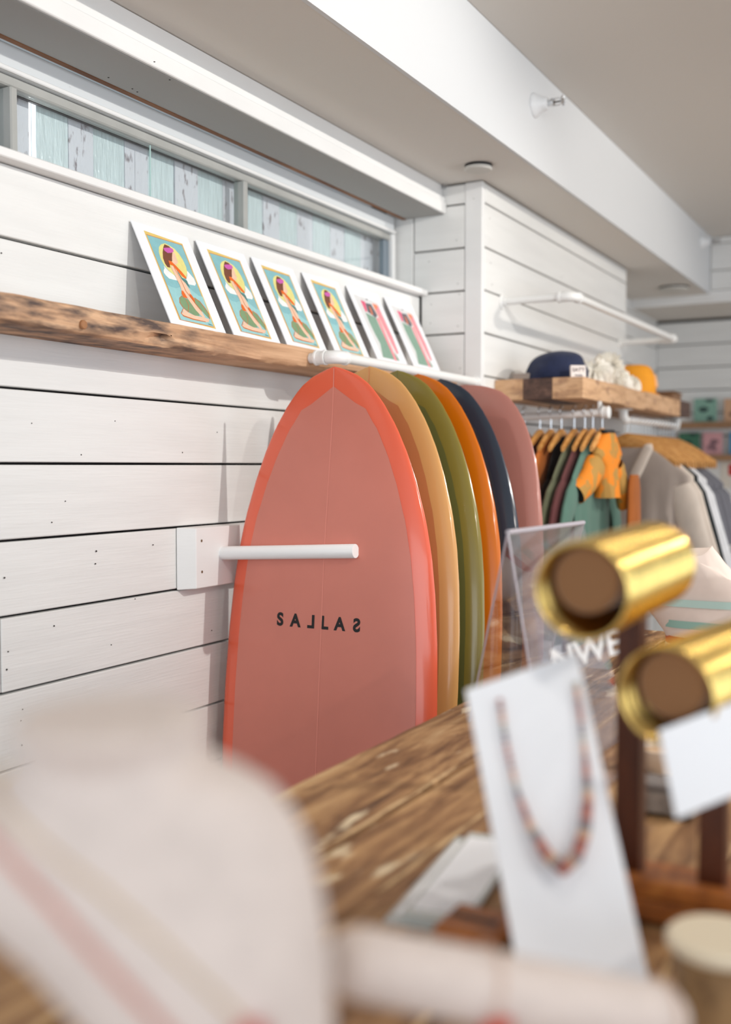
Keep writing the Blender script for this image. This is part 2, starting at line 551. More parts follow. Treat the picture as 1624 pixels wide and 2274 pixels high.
for i in range(18):
    seq.append((1.398 - 0.105 * (i + 1), 1.398 - 0.105 * i - 0.002, i % 2))
for a, b, k in seq:
    j = random.uniform(-0.003, 0.003)
    obj('aqua_strip' if k else 'weathered_board', bx(-0.165 + j, -0.15 + j, a, b, 2.12, 2.42, bev=0.001), M_AQ if k else M_WW, win, smooth=False)
obj('top_rail', bx(-0.149, -0.14, Y0, 3.29, 2.322, 2.36), mat('grey_weathered_rail', srgb(120, 116, 118), 0.8, var=0.4, vscale=(40, 12, 40)), win, smooth=False)
obj('backing', bx(-0.33, -0.26, Y0, 1.45, 2.1, 2.48), M_GAP, win, smooth=False)
# the bright slit of outside daylight between two boards
obj('daylight_slit', bx(-0.166, -0.163, 1.680, 1.699, 2.12, 2.42), mat('daylight', (1, 1, 1, 1), 1, emit=3.0), win, smooth=False)

# ------------------------------------------------------------------ reclaimed wood shelf on the left wall
def rough_beam(x0, x1, y0, y1, z0, z1, ny, amp, seed):
    """a board whose front arrises are ragged"""
    bm = bmesh.new()
    rings = []
    for i in range(ny + 1):
        yy = y0 + (y1 - y0) * i / ny
        n1 = noise.noise(Vector((yy * 9, seed, 0))) * amp
        n2 = noise.noise(Vector((yy * 14, seed + 5, 0))) * amp
        n3 = noise.noise(Vector((yy * 60, seed + 9, 0))) * amp * 0.35
        chip = 0.012 * smoothstep(1.70, 1.78, yy) * (1 - smoothstep(1.785, 1.80, yy)) + 0.006 * smoothstep(1.55, 1.7, yy) * (1 - smoothstep(1.785, 1.80, yy))
        xf = x1 + n1 * 0.6 + n3
        rings.append([Vector((x0, yy, z0)), Vector((xf - 0.012, yy, z0 + n3)), Vector((xf - 0.003 - chip * 0.9, yy, z0 + 0.006 + n2 + chip)),
                      Vector((xf, yy, z0 + 0.016 + n2 * 0.5 + chip)), Vector((xf + n3, yy, (z0 + z1) / 2)), Vector((xf - n3, yy, z1 - 0.010)),
                      Vector((xf - 0.005, yy, z1 + n1 * 0.4)), Vector((x0, yy, z1))])
    loft(bm, rings)
    return bm


XS = 0.138
shelf = tag(obj('wall_shelf', rough_beam(0.002, XS, Y0, YP - 0.006, 1.800, 1.852, 260, 0.006, 3.0), M_SHELF),
            'long reclaimed brown wood shelf under the strip window, holding the art prints', 'shelf')
pc = on(184, 721, 0, XS + 0.001)
bm = bmesh.new()
lathe(bm, pc, (1, 0, 0), [(-0.01, 0.0088), (0.003, 0.0088), (0.0045, 0.0075)], 22)
obj('wooden_plug', bm, mat('plug_wood', srgb(168, 116, 76), 0.6, var=0.15, vscale=(60, 60, 60)), shelf)

# ------------------------------------------------------------------ the art prints leaning on the wall
ACOL = {'frame_gold': (226, 196, 112), 'line_red': (206, 110, 50), 'sea_blue': (136, 190, 196), 'sea_pale': (156, 206, 208), 'sun': (232, 222, 140),
        'cloud': (244, 242, 240), 'hair': (120, 70, 48), 'skin': (240, 200, 172), 'magenta': (206, 96, 178), 'green': (128, 158, 118), 'orange': (232, 108, 36),
        'leaf': (84, 132, 128), 'paper_grey': (222, 222, 222), 'sage': (132, 164, 146), 'pink_deep': (226, 96, 128), 'charcoal': (96, 96, 104),
        'rust': (206, 118, 84), 'orange_soft': (246, 140, 104), 'pink_soft': (240, 150, 158)}
ART_A = [
    ('frame_gold', [(0.166, 0.93), (0.833, 0.905), (0.822, 0.032), (0.174, 0.057)]),
    ('line_red', [(0.185, 0.896), (0.818, 0.892), (0.797, 0.045), (0.191, 0.056)]),
    ('sea_blue', [(0.188, 0.89), (0.811, 0.886), (0.793, 0.051), (0.202, 0.061)]),
    ('sea_pale', [(0.21, 0.403), (0.262, 0.386), (0.346, 0.384), (0.444, 0.409), (0.613, 0.419), (0.673, 0.389), (0.744, 0.357), (0.813, 0.358), (0.793, 0.051), (0.202, 0.061)]),
    ('sun', [(0.293, 0.737), (0.332, 0.791), (0.393, 0.828), (0.481, 0.853), (0.55, 0.841), (0.626, 0.821), (0.68, 0.779), (0.711, 0.715), (0.718, 0.647), (0.698, 0.595), (0.63, 0.519), (0.522, 0.512), (0.41, 0.523), (0.336, 0.562), (0.296, 0.605), (0.277, 0.669)]),
    ('cloud', [(0.283, 0.6), (0.279, 0.573), (0.245, 0.547), (0.231, 0.522), (0.249, 0.497), (0.288, 0.472), (0.371, 0.47), (0.436, 0.471), (0.418, 0.518), (0.332, 0.555)]),
    ('cloud', [(0.707, 0.609), (0.745, 0.576), (0.785, 0.538), (0.785, 0.488), (0.748, 0.462), (0.625, 0.46), (0.617, 0.505), (0.672, 0.555)]),
    ('hair', [(0.463, 0.84), (0.535, 0.833), (0.575, 0.808), (0.557, 0.774), (0.513, 0.713), (0.48, 0.671), (0.419, 0.657), (0.395, 0.593), (0.342, 0.593), (0.323, 0.626), (0.326, 0.681), (0.366, 0.747), (0.417, 0.804)]),
    ('skin', [(0.557, 0.774), (0.6, 0.774), (0.596, 0.736), (0.59, 0.705), (0.593, 0.68), (0.57, 0.659), (0.533, 0.651), (0.523, 0.622), (0.469, 0.652), (0.507, 0.712)]),
    ('magenta', [(0.412, 0.794), (0.413, 0.766), (0.459, 0.751), (0.53, 0.764), (0.59, 0.785), (0.593, 0.81), (0.561, 0.821), (0.466, 0.806)]),
    ('skin', [(0.322, 0.185), (0.398, 0.151), (0.506, 0.131), (0.649, 0.132), (0.768, 0.124), (0.726, 0.09), (0.667, 0.085), (0.439, 0.089), (0.277, 0.104), (0.247, 0.125), (0.298, 0.141)]),
    ('line_red', [(0.248, 0.128), (0.327, 0.185), (0.332, 0.18), (0.26, 0.126), (0.286, 0.11), (0.448, 0.095), (0.672, 0.09), (0.666, 0.083), (0.437, 0.084), (0.273, 0.1)]),
    ('green', [(0.399, 0.317), (0.448, 0.298), (0.518, 0.288), (0.582, 0.228), (0.598, 0.139), (0.506, 0.131), (0.402, 0.157), (0.328, 0.197), (0.308, 0.236), (0.335, 0.287)]),
    ('green', [(0.637, 0.324), (0.709, 0.295), (0.764, 0.233), (0.79, 0.181), (0.766, 0.13), (0.715, 0.168), (0.633, 0.239), (0.603, 0.284)]),
    ('line_red', [(0.639, 0.327), (0.717, 0.299), (0.774, 0.236), (0.804, 0.182), (0.78, 0.125), (0.768, 0.127), (0.79, 0.178), (0.761, 0.23), (0.707, 0.292), (0.631, 0.321)]),
    ('line_red', [(0.448, 0.298), (0.455, 0.299), (0.463, 0.228), (0.404, 0.157), (0.396, 0.157), (0.453, 0.226)]),
    ('line_red', [(0.335, 0.287), (0.4, 0.319), (0.401, 0.315), (0.34, 0.285), (0.314, 0.237), (0.334, 0.199), (0.405, 0.158), (0.4, 0.153), (0.325, 0.194), (0.302, 0.235)]),
    ('skin', [(0.417, 0.614), (0.465, 0.624), (0.515, 0.578), (0.538, 0.52), (0.572, 0.463), (0.594, 0.405), (0.596, 0.35), (0.546, 0.339), (0.416, 0.337), (0.438, 0.387), (0.444, 0.448), (0.437, 0.514), (0.412, 0.565)]),
    ('orange', [(0.437, 0.375), (0.483, 0.362), (0.513, 0.299), (0.471, 0.301), (0.417, 0.301), (0.41, 0.336)]),
    ('orange', [(0.557, 0.358), (0.596, 0.35), (0.624, 0.311), (0.608, 0.273), (0.562, 0.329)]),
    ('leaf', [(0.499, 0.588), (0.546, 0.515), (0.621, 0.493), (0.624, 0.42), (0.58, 0.458), (0.523, 0.494), (0.501, 0.552)]),
    ('skin', [(0.414, 0.608), (0.467, 0.609), (0.504, 0.498), (0.513, 0.378), (0.604, 0.266), (0.67, 0.188), (0.693, 0.13), (0.638, 0.131), (0.561, 0.19), (0.503, 0.28), (0.455, 0.389), (0.428, 0.477)]),
    ('line_red', [(0.46, 0.605), (0.47, 0.607), (0.506, 0.498), (0.519, 0.379), (0.607, 0.268), (0.676, 0.19), (0.665, 0.186), (0.594, 0.264), (0.506, 0.376), (0.498, 0.495)]),
    ('orange', [(0.409, 0.668), (0.457, 0.668), (0.521, 0.628), (0.582, 0.581), (0.631, 0.531), (0.619, 0.508), (0.565, 0.529), (0.504, 0.577), (0.455, 0.625), (0.401, 0.625)]),
    ('leaf', [(0.705, 0.073), (0.759, 0.069), (0.787, 0.059), (0.754, 0.061), (0.703, 0.065)]),
]
ART_B = [
    ('paper_grey', [(0.114, 0.9), (0.872, 0.868), (0.77, 0.069), (0.197, 0.075)]),
    ('sage', [(0.272, 0.673), (0.561, 0.63), (0.569, 0.457), (0.603, 0.261), (0.77, 0.069), (0.214, 0.076), (0.319, 0.265), (0.281, 0.388), (0.259, 0.545)]),
    ('pink_deep', [(0.273, 0.84), (0.418, 0.829), (0.353, 0.694), (0.287, 0.681)]),
    ('charcoal', [(0.414, 0.815), (0.601, 0.821), (0.655, 0.677), (0.561, 0.63), (0.364, 0.688)]),
    ('rust', [(0.484, 0.79), (0.54, 0.757), (0.521, 0.671), (0.453, 0.658)]),
    ('orange_soft', [(0.65, 0.839), (0.808, 0.835), (0.84, 0.401), (0.731, 0.341), (0.693, 0.583)]),
    ('pink_soft', [(0.837, 0.831), (0.876, 0.404), (0.845, 0.176), (0.767, 0.164), (0.728, 0.322), (0.688, 0.745)]),
    ('pink_soft', [(0.578, 0.631), (0.666, 0.639), (0.665, 0.062), (0.584, 0.063)]),
    ('charcoal', [(0.487, 0.884), (0.561, 0.879), (0.521, 0.862), (0.473, 0.87)]),
]

WOB = 0.0


def print_card(yl, yr, kind, label, group, xb=0.116, xt=0.006, h=0.256):
    """a mounted print standing on the shelf and leaning on the wall"""
    zb = 1.8545
    zt = zb + math.sqrt(h * h - (xb - xt) ** 2)
    root = thing('art_print', (xb, yl, zb), label, 'art print', group)
    U = Vector((0, yr - yl, 0))
    V = Vector((xt - xb, 0, zt - zb))
    Nn = U.normalized().cross(V.normalized())
    if Nn.x < 0:
        Nn = -Nn
    P = Vector((xb, yl, zb))
    bm = bmesh.new()
    q = [P, P + U, P + U + V, P + V]
    loft(bm, [[p - Nn * 0.0022 for p in q], [p for p in q]])
    obj('card', bm, M_CARD, root, smooth=False)
    art = ART_A if kind == 'A' else ART_B
    names = []
    bm = bmesh.new()
    for k, (c, pts) in enumerate(art):
        if c not in names:
            names.append(c)
        vs = [bm.verts.new(P + U * a + V * b + Nn * (0.0002 + 0.00003 * k)) for a, b in pts]
        f = bm.faces.new(vs)
        f.material_index = names.index(c)
        f.normal_update()
        if f.normal.dot(Nn) < 0:
            f.normal_flip()
    bmesh.ops.triangulate(bm, faces=bm.faces)
    obj('printed_art', bm, [mat('ink_' + c, srgb(*ACOL[c]), 0.55, var=0.08, vscale=(60, 60, 60)) for c in names], root, smooth=False, recalc=False)
    return root


AD = 'framed-in-gold watercolour print of a kneeling woman with pink flower crown, '
cards = [(1.822, 2.022, 'A', 'leftmost of the woman prints, beside the knotted stretch of shelf'),
         (2.051, 2.232, 'A', 'second from the left on the shelf'),
         (2.281, 2.452, 'A', 'third from the left, just left of the pipe elbow'),
         (2.526, 2.715, 'A', 'fourth from the left, directly above the pipe elbow'),
         (2.774, 2.978, 'B', ''), (3.017, 3.215, 'B', '')]
for i, (a, b, k, t) in enumerate(cards):
    w_ = 0.198
    b = a + w_
    if k == 'A':
        print_card(a, b, k, 'print of a kneeling woman, ' + t, 'prints leaning on the wall shelf')
    else:
        print_card(a, b, k, ('abstract green, pink and orange print beside the last woman print', 'abstract green, pink and orange print nearest the pier corner, end of the shelf')[i - 4],
                   'prints leaning on the wall shelf')

# ------------------------------------------------------------------ white pipe in front of the shelf
PZ = 1.827
pr = thing('pipe_rail', (0.14, 2.34, PZ), 'white plastic pipe rail from elbow on the wood shelf to the pier, above the surfboards', 'rail')
bm = bmesh.new()
tube(bm, [(0.118, 2.356, PZ), (0.206, 2.356, PZ)], 0.0135)
obj('short_pipe', bm, M_PVC, pr)
bm = bmesh.new()
lathe(bm, (0.152, 2.356, PZ), (1, 0, 0), [(0, 0.0175), (0.002, 0.0195), (0.007, 0.0195), (0.009, 0.0175), (0.026, 0.0175), (0.028, 0.0195), (0.033, 0.0195), (0.034, 0.0165)], 28)
obj('coupling', bm, M_PVC, pr)
bm = bmesh.new()
pts = [(0.188, 2.356, PZ), (0.196, 2.356, PZ)] + [tuple(p) for p in arc((0.196, 2.378, PZ), (0, -1, 0), (1, 0, 0), 8, 0.022)] + [(0.218, 2.392, PZ)]
tube(bm, pts, 0.0172, 20)
lathe(bm, (0.218, 2.389, PZ), (0, 1, 0), [(0, 0.0172), (0.001, 0.0185), (0.008, 0.0185), (0.009, 0.0165)], 24)
obj('elbow', bm, M_PVC, pr)
bm = bmesh.new()
tube(bm, [(0.218, 2.392, PZ), (0.205, YP - 0.004, PZ + 0.002)], 0.0135, 20)
obj('long_pipe', bm, M_PVC, pr)
bm = bmesh.new()
lathe(bm, (0.2052, YP - 0.02, PZ + 0.002), (0, 1, 0), [(0, 0.0165), (0.001, 0.018), (0.018, 0.018)], 24)
obj('end_socket', bm, M_PVC, pr)

# ------------------------------------------------------------------ peg rack behind the boards
rack = thing('surfboard_rack', (0, 1.98, 1.26), 'white peg rack screwed to the plank wall, its first round peg crossing the coral surfboard', 'rack')
bm = bmesh.new()
loft(bm, [[Vector(p) for p in r] for r in
          ([(0.001, 1.976, 1.259), (0.001, 1.976, 1.406), (0.001, 3.05, 1.406), (0.001, 3.05, 1.259)],
           [(0.036, 2.006, 1.261), (0.036, 2.006, 1.404), (0.036, 3.05, 1.404), (0.036, 3.05, 1.261)])])
bmesh.ops.bevel(bm, geom=bm.edges[:], offset=0.0016, segments=1, affect='EDGES')
obj('back_board', bm, M_TRIM, rack, smooth=False)
pegs = [2.112, 2.236, 2.386, 2.522, 2.665, 2.835]
for i, yy in enumerate(pegs):
    bm = bmesh.new()
    a = Vector((0.034, yy, 1.338)); b = Vector((0.406, yy, 1.357))
    lathe(bm, a, b - a, [(0, 0.0165), ((b - a).length - 0.001, 0.0165), ((b - a).length, 0.0158)], 28)
    obj('peg', bm, mat('peg_paint', srgb(242, 242, 242), 0.35), rack)
for px, py in ((448, 1201), (449, 1270)):
    bm = bmesh.new()
    lathe(bm, on(px, py, 0, 0.0362), (1, 0, 0), [(0, 0.0035), (0.0004, 0.003)], 10)
    obj('screw_head', bm, mat('rusty_screw', srgb(110, 82, 50), 0.6, 0.4), rack)

# ------------------------------------------------------------------ surfboards
WT = [(0, 0.001), (0.004, 0.018), (0.012, 0.040), (0.022, 0.062), (0.039, 0.087), (0.06, 0.108), (0.09, 0.132), (0.14, 0.164), (0.20, 0.193), (0.265, 0.218), (0.35, 0.244), (0.43, 0.261),
      (0.52, 0.273), (0.63, 0.282), (0.76, 0.287), (0.9, 0.288), (1.05, 0.283), (1.2, 0.27), (1.35, 0.245), (1.5, 0.208), (1.62, 0.165), (1.70, 0.12), (1.75, 0.06), (1.762, 0.002)]
WR = [(0, 0.004), (0.003, 0.045), (0.010, 0.078), (0.022, 0.112), (0.04, 0.138), (0.07, 0.165), (0.11, 0.19), (0.16, 0.212), (0.22, 0.231), (0.30, 0.248), (0.40, 0.262), (0.52, 0.273),
      (0.63, 0.281), (0.76, 0.286), (0.9, 0.287), (1.05, 0.283), (1.2, 0.27), (1.35, 0.245), (1.5, 0.208), (1.62, 0.165), (1.70, 0.12), (1.75, 0.06), (1.762, 0.002)]
LEN = 1.762


def th(s):
    return 0.007 + 0.055 * smoothstep(-0.02, 0.5, s) * (1 - 0.75 * smoothstep(1.2, 1.78, s))


def rocker(s):      # nose and tail curve slightly back towards the deck side
    return -0.016 * max(0, 1 - s / 0.55) ** 2 - 0.01 * max(0, (s - 1.3) / 0.46) ** 2


def samples(T, n=64):
    out = [0, .0015, .004, .008, .014, .022, .03, .04]
    out += [0.04 + (LEN - 0.05) * (i / n) ** 1.15 for i in range(1, n)]
    out += [LEN - 0.03, LEN - 0.012, LEN - 0.004, LEN]
    return sorted(set(round(s, 4) for s in out if s <= LEN))


def surf_y(u, s, side):
    """side -1: face towards the camera; u = x / half width"""
    t = th(s) / 2
    return rocker(s) + side * t * (max(0, 1 - abs(u) ** 3.2)) ** 0.55


def make_board(nose, lean, rail_col, deck_col, label, T=WT, band=0.043, scale=1.0, zbot=0.004):
    """origin of the thing at the tail on the floor; the board leans by a small angle"""
    xn, yn, zn = nose
    L = (zn - zbot) / math.cos(lean)
    k = L / LEN
    root = thing('surfboard', (xn, yn - math.sin(lean) * L, zbot), label, 'surfboard', 'surfboards in the peg rack')
    root.rotation_euler = (-lean, 0, 0)

    def put(name, bm, m, par, sm=True, rc=True):
        me_o = obj(name, bm, m, None, sm, rc)
        me_o.parent = par
        return me_o

    def Pt(x, s, y):
        return Vector((x, y, L - s * k))
    bm = bmesh.new()
    rings = []
    for s in samples(T):
        wv = lerp_tab(T, s)
        ring = []
        n = 40
        for i in range(n):
            a = 2 * math.pi * i / n
            c, sn = math.cos(a), math.sin(a)
            u = math.copysign(abs(c) ** 0.62, c)
            t = th(s) / 2
            yv = rocker(s) + t * (max(0, 1 - abs(u) ** 3.2)) ** 0.55 * (-1 if sn < 0 else 1)
            ring.append(Pt(u * wv, s, yv))
        rings.append(ring)
    loft(bm, rings)
    rail_m = mat('resin_' + '_'.join(map(str, rail_col)), srgb(*rail_col), 0.22, coat=0.35, var=0.05, vscale=(3, 3, 3))
    body = put('hull', bm, rail_m, root)
    # deck inlay: outline offset inwards by the band, follows the surface just above it
    deck_m = mat('deck_' + '_'.join(map(str, deck_col)), srgb(*deck_col), 0.34, var=0.07, vscale=(5, 5, 5), coat=0.15)
    for side, nm in ((-1, 'deck_inlay'), (1, 'bottom_inlay')):
        bm = bmesh.new()
        rows = []
        s0 = 0.046 if T is WT else 0.05
        ss = [s0 + (LEN - 0.06 - s0) * (i / 70) ** 1.3 for i in range(71)]
        for s in ss:
            wv = lerp_tab(T, s)
            # distance to the outline measured along its normal
            dw = (lerp_tab(T, s + 0.01) - lerp_tab(T, s - 0.01)) / 0.02
            off = band * math.sqrt(1 + dw * dw)
            hw = max(0.0003, wv - off)
            if s < s0 + 0.05:
                hw = min(hw, max(0.0003, (s - s0) * 1.5))
            rows.append([Pt(hw * v, s, surf_y(hw * v / max(wv, 1e-4), s, side) + side * 0.0006) for v in [j / 12 for j in range(-12, 13)]])
        loft(bm, rows, closed=False)
        put(nm, bm, deck_m, root, rc=False)
    # stringer line
    bm = bmesh.new()
    ss = [0.004 + (LEN - 0.02) * i / 60 for i in range(61)]
    loft(bm, [[Pt(v * 0.0011, s, surf_y(0, s, -1) - 0.0011) for v in (-1, 1)] for s in ss], closed=False)
    put('stringer', bm, mat('stringer_' + '_'.join(map(str, deck_col)), srgb(*[min(255, c + 18) for c in deck_col]), 0.4), root, rc=False)
    return root, L, k


YAW = [('coral pink surfboard with orange-red rail, black mirrored lettering, front of the rack', (0.316, 2.190, 1.7815), 0.08, (236, 104, 74), (216, 130, 113), WT),
       ('tan surfboard with caramel centre, second in the rack behind the coral board', (0.306, 2.383, 1.797), 0.150, (222, 168, 104), (204, 132, 82), WT),
       ('olive green surfboard, third in the rack between the tan and orange boards', (0.306, 2.537, 1.799), 0.150, (136, 122, 54), (104, 106, 56), WT),
       ('burnt orange surfboard, fourth in the rack between the olive and navy boards', (0.306, 2.661, 1.799), 0.155, (216, 112, 8), (200, 98, 18), WT),
       ('dark navy surfboard, fifth in the rack between the orange and dusty pink boards', (0.306, 2.811, 1.796), 0.155, (44, 54, 68), (54, 58, 66), WT),
       ('dusty pink round-nosed surfboard at the far end of the rack', (0.303, 3.000, 1.792), 0.160, (186, 124, 112), (178, 116, 104), WR)]
boards = []
for lb, nose, lean, rc, dc, T in YAW:
    boards.append(make_board(nose, lean, rc, dc, lb, T))

# lettering on the coral board: S A L(mirrored) L A S(mirrored)
root, L, k = boards[0]


def glyph(ch, size, offs=0.0):
    cu = bpy.data.curves.new('t', 'FONT')
    cu.body = ch
    cu.size = size
    cu.align_x = 'CENTER'
    cu.offset = offs
    cu.fill_mode = 'FRONT'
    o = bpy.data.objects.new('t', cu)
    COL.objects.link(o)
    dg = bpy.context.evaluated_depsgraph_get()
    me = bpy.data.meshes.new_from_object(o.evaluated_get(dg))
    bm = bmesh.new()
    bm.from_mesh(me)
    bpy.data.objects.remove(o)
    bpy.data.curves.remove(cu)
    bpy.data.meshes.remove(me)
    return bm


bm = bmesh.new()
SZ = 0.041
for ch, gx, mir in (('S', 0.2015, 0), ('A', 0.2445, 0), ('L', 0.2885, 1), ('L', 0.3240, 0), ('A', 0.3645, 0), ('S', 0.4090, 1)):
    gb = glyph(ch, SZ, 0.0017)
    zt = 1.203 + 0.0 * gx
    for f in gb.faces:
        vs = []
        for v in f.verts:
            x = (-v.co.x if mir else v.co.x) * 0.95
            X = gx + x - nose[0] * 0 - 0.316
            zl = (zt - 0.0315 + v.co.y - 0.004) / math.cos(0.08)
            s = (L - zl) / k
            vs.append(bm.verts.new((X, surf_y(X / 0.28, s, -1) - 0.0011, zl)))
        bm.faces.new(vs)
    gb.free()
lt = obj('lettering', bm, mat('black_ink', srgb(14, 12, 14), 0.5), None, smooth=False)
lt.parent = root

# ------------------------------------------------------------------ things on the ceiling
def sprinkler(y, z, label):
    c = Vector((XB + 0.0005, y, z))
    root = thing('fire_sprinkler', c, label, 'sprinkler', 'sprinklers on the beam')
    bm = bmesh.new()
    lathe(bm, c, (1, 0, 0), [(0, 0.038), (0.004, 0.0375), (0.010, 0.033), (0.022, 0.025), (0.034, 0.0205), (0.044, 0.019), (0.046, 0.017)], 32)
    obj('escutcheon', bm, mat('escutcheon_white', srgb(226, 228, 230), 0.35), root)
    bm = bmesh.new()
    lathe(bm, c + Vector((0.046, 0, 0)), (1, 0, 0), [(0, 0.009), (0.008, 0.0095), (0.010, 0.0125), (0.018, 0.0125), (0.019, 0.009)], 12)
    obj('nozzle', bm, M_CHROME, root)
    bm = bmesh.new()
    for s in (-1, 1):
        tube(bm, [c + Vector((0.064, 0, 0.0105 * s)), c + Vector((0.080, 0, 0.0105 * s)), c + Vector((0.090, 0, 0.003 * s))], 0.0018, 8)
    obj('frame_arm', bm, M_CHROME, root)
    bm = bmesh.new()
    tube(bm, [c + Vector((0.064, 0, 0)), c + Vector((0.088, 0, 0))], 0.0024, 10)
    obj('glass_bulb', bm, mat('bulb_dark', srgb(40, 20, 22), 0.2), root)
    bm = bmesh.new()
    lathe(bm, c + Vector((0.088, 0, 0)), (1, 0, 0), [(0, 0.004), (0.002, 0.006), (0.0025, 0.012), (0.004, 0.012)], 12)
    for a in range(10):
        t = 2 * math.pi * a / 10
        d = Vector((0, math.cos(t), math.sin(t)))
        tube(bm, [c + Vector((0.091, 0, 0)) + d * 0.011, c + Vector((0.0935, 0, 0)) + d * 0.017], 0.0018, 6)
    obj('deflector', bm, M_CHROME, root)


sprinkler(3.215, 2.672, 'chrome sprinkler head with white bell cover on the white beam, the near one')
sprinkler(5.80, 2.722, 'chrome sprinkler head with white cover at the far end of the beam')


def downlight(x, y, r, label):
    c = Vector((x, y, ZS - 0.001))
    root = thing('ceiling_puck', c, label, 'ceiling cover', 'round covers on the soffit')
    bm = bmesh.new()
    lathe(bm, c, (0, 0, -1), [(0, r), (0.007, r)], 36)
    obj('dark_gap_ring', bm, M_BLACK, root)
    bm = bmesh.new()
    lathe(bm, c - Vector((0, 0, 0.0075)), (0, 0, -1), [(0, r * 1.0), (0.006, r * 1.0), (0.009, r * 0.93)], 36)
    obj('cover', bm, mat('puck_white', srgb(206, 204, 198), 0.6), root)


downlight(0.279, 3.13, 0.043, 'round white cover with a dark gap on the soffit above the pier corner')
downlight(0.307, 5.73, 0.075, 'round grey cover on the soffit near the far bulkhead')
c = on(989, 412, 1, YP - 0.012)
root = thing('small_bracket', c, 'tiny metal clip with two screws under the soffit beside the pelmet end', 'bracket')
bm = bmesh.new()
box(bm, c.x - 0.008, c.x - 0.002, YP - 0.012, YP - 0.0005, c.z - 0.010, c.z + 0.008, bev=0.001)
obj('plate', bm, M_CHROME, root, smooth=False)
bm = bmesh.new()
tube(bm, [c + Vector((-0.004, 0, 0.001)), c + Vector((0.014, 0.004, 0.003))], 0.0015, 8)
obj('pin', bm, M_CHROME, root)

# ------------------------------------------------------------------ pipe frame on the pier
fr = thing('display_pipe_rack', (XP, 3.47, 2.115), 'white pipe display frame sticking out from the pier above the hats', 'rack')
xa, ya, yb, zf, rp_ = 0.48, 3.475, 4.985, 2.116, 0.0135
for nm, pts in (('side_pipe', [(XP + 0.001, ya, zf), (xa - 0.02, ya, zf)]), ('front_pipe', [(xa, ya + 0.02, zf), (xa, yb - 0.02, zf + 0.012)]),
                ('side_pipe', [(XP + 0.001, yb, zf + 0.012), (xa - 0.02, yb, zf + 0.012)])):
    bm = bmesh.new(); tube(bm, pts, rp_, 18); obj(nm, bm, M_PVC, fr)
for yy, sg, zz in ((ya, 1, zf), (yb, -1, zf + 0.012)):
    bm = bmesh.new()
    tube(bm, [(xa - 0.05, yy, zz), (xa - 0.03, yy, zz)] + [tuple(p) for p in arc((xa - 0.03, yy + sg * 0.03, zz), (0, -sg, 0), (1, 0, 0), 8, 0.03)] + [(xa, yy + sg * 0.05, zz)], 0.0172, 18)
    lathe(bm, (xa - 0.054, yy, zz), (1, 0, 0), [(0, 0.0172), (0.001, 0.0195), (0.009, 0.0195), (0.01, 0.017)], 24)
    lathe(bm, (xa, yy + sg * 0.054, zz), (0, -sg, 0), [(0, 0.0172), (0.001, 0.0195), (0.009, 0.0195), (0.01, 0.017)], 24)
    obj('elbow', bm, M_PVC, fr)
    bm = bmesh.new()
    lathe(bm, (XP + 0.0005, yy, zz), (1, 0, 0), [(0, 0.028), (0.004, 0.028), (0.006, 0.018), (0.016, 0.0175)], 24)
    obj('wall_flange', bm, M_PVC, fr)

# ------------------------------------------------------------------ laminated shelf on the pier
sh = thing('block_shelf', (XP, 3.41, 1.80), 'thick laminated wood block shelf on the pier, caps on it and clothes rails under it', 'shelf')
zt_, zb_ = 1.842, 1.772
for a, b, m in ((XP + 0.001, 0.327, M_BLOCK), (0.3275, 0.4295, M_BLOCKD), (0.430, 0.535, M_BLOCK)):
    obj('wood_block', bx(a, b, 3.408, 3.75, zb_, zt_, bev=0.0015), m, sh, smooth=False)
ys = [3.751, 3.93, 4.10, 4.22, 4.47, 4.64, 4.86, 5.07]
for i, (a, b) in enumerate(zip(ys[:-1], ys[1:])):
    dz = random.uniform(-0.003, 0.003)
    obj('wood_block', bx(0.40, 0.5355 + random.uniform(-0.002, 0.002), a, b - 0.001, zb_ + dz, zt_ + dz * 0.5, bev=0.0015),
        M_BLOCKD if i == 6 else M_BLOCK, sh, smooth=False)
obj('wood_slab', bx(XP + 0.001, 0.3995, 3.751, 5.07, zb_, zt_, bev=0.0015), M_BLOCK, sh, smooth=False)

# ------------------------------------------------------------------ caps and scrunchies on the block shelf
def dome(bm, c, rx, ry, h, seams=6, sq=0.7, n=36, m=12, tilt=None, pinch=None):
    rings = []
    for i in range(m + 1):
        t = i / m
        ph = t * math.pi / 2
        rr = math.cos(ph) ** sq if t < 1 else 0.0
        z = h * math.sin(ph) ** 0.9
        ring = []
        for k in range(n):
            a = 2 * math.pi * k / n
            s = 1 - 0.02 * (abs(math.cos(a * seams / 2)) < 0.12)
            p = Vector((rx * rr * s * math.cos(a), ry * rr * s * math.sin(a), z))
            if pinch:
                p = pinch(p)
            ring.append(c + p)
        rings.append(ring)
    loft(bm, rings)


M_NAVY = mat('navy_cloth', srgb(28, 38, 70), 0.85, var=0.2, vscale=(60, 60, 60), bump=0.25, bscale=(500, 500, 500), sheen=0.1)
M_ORCAP = mat('orange_cloth', srgb(246, 162, 36), 0.8, var=0.08, vscale=(30, 30, 30), bump=0.2, bscale=(500, 500, 500))
c = Vector((0.405, 3.565, zt_ + 0.001))
root = thing('cap', c, 'navy blue cap with a white patch, slouching on the near end of the block shelf', 'cap', 'caps on the block shelf')
bm = bmesh.new()


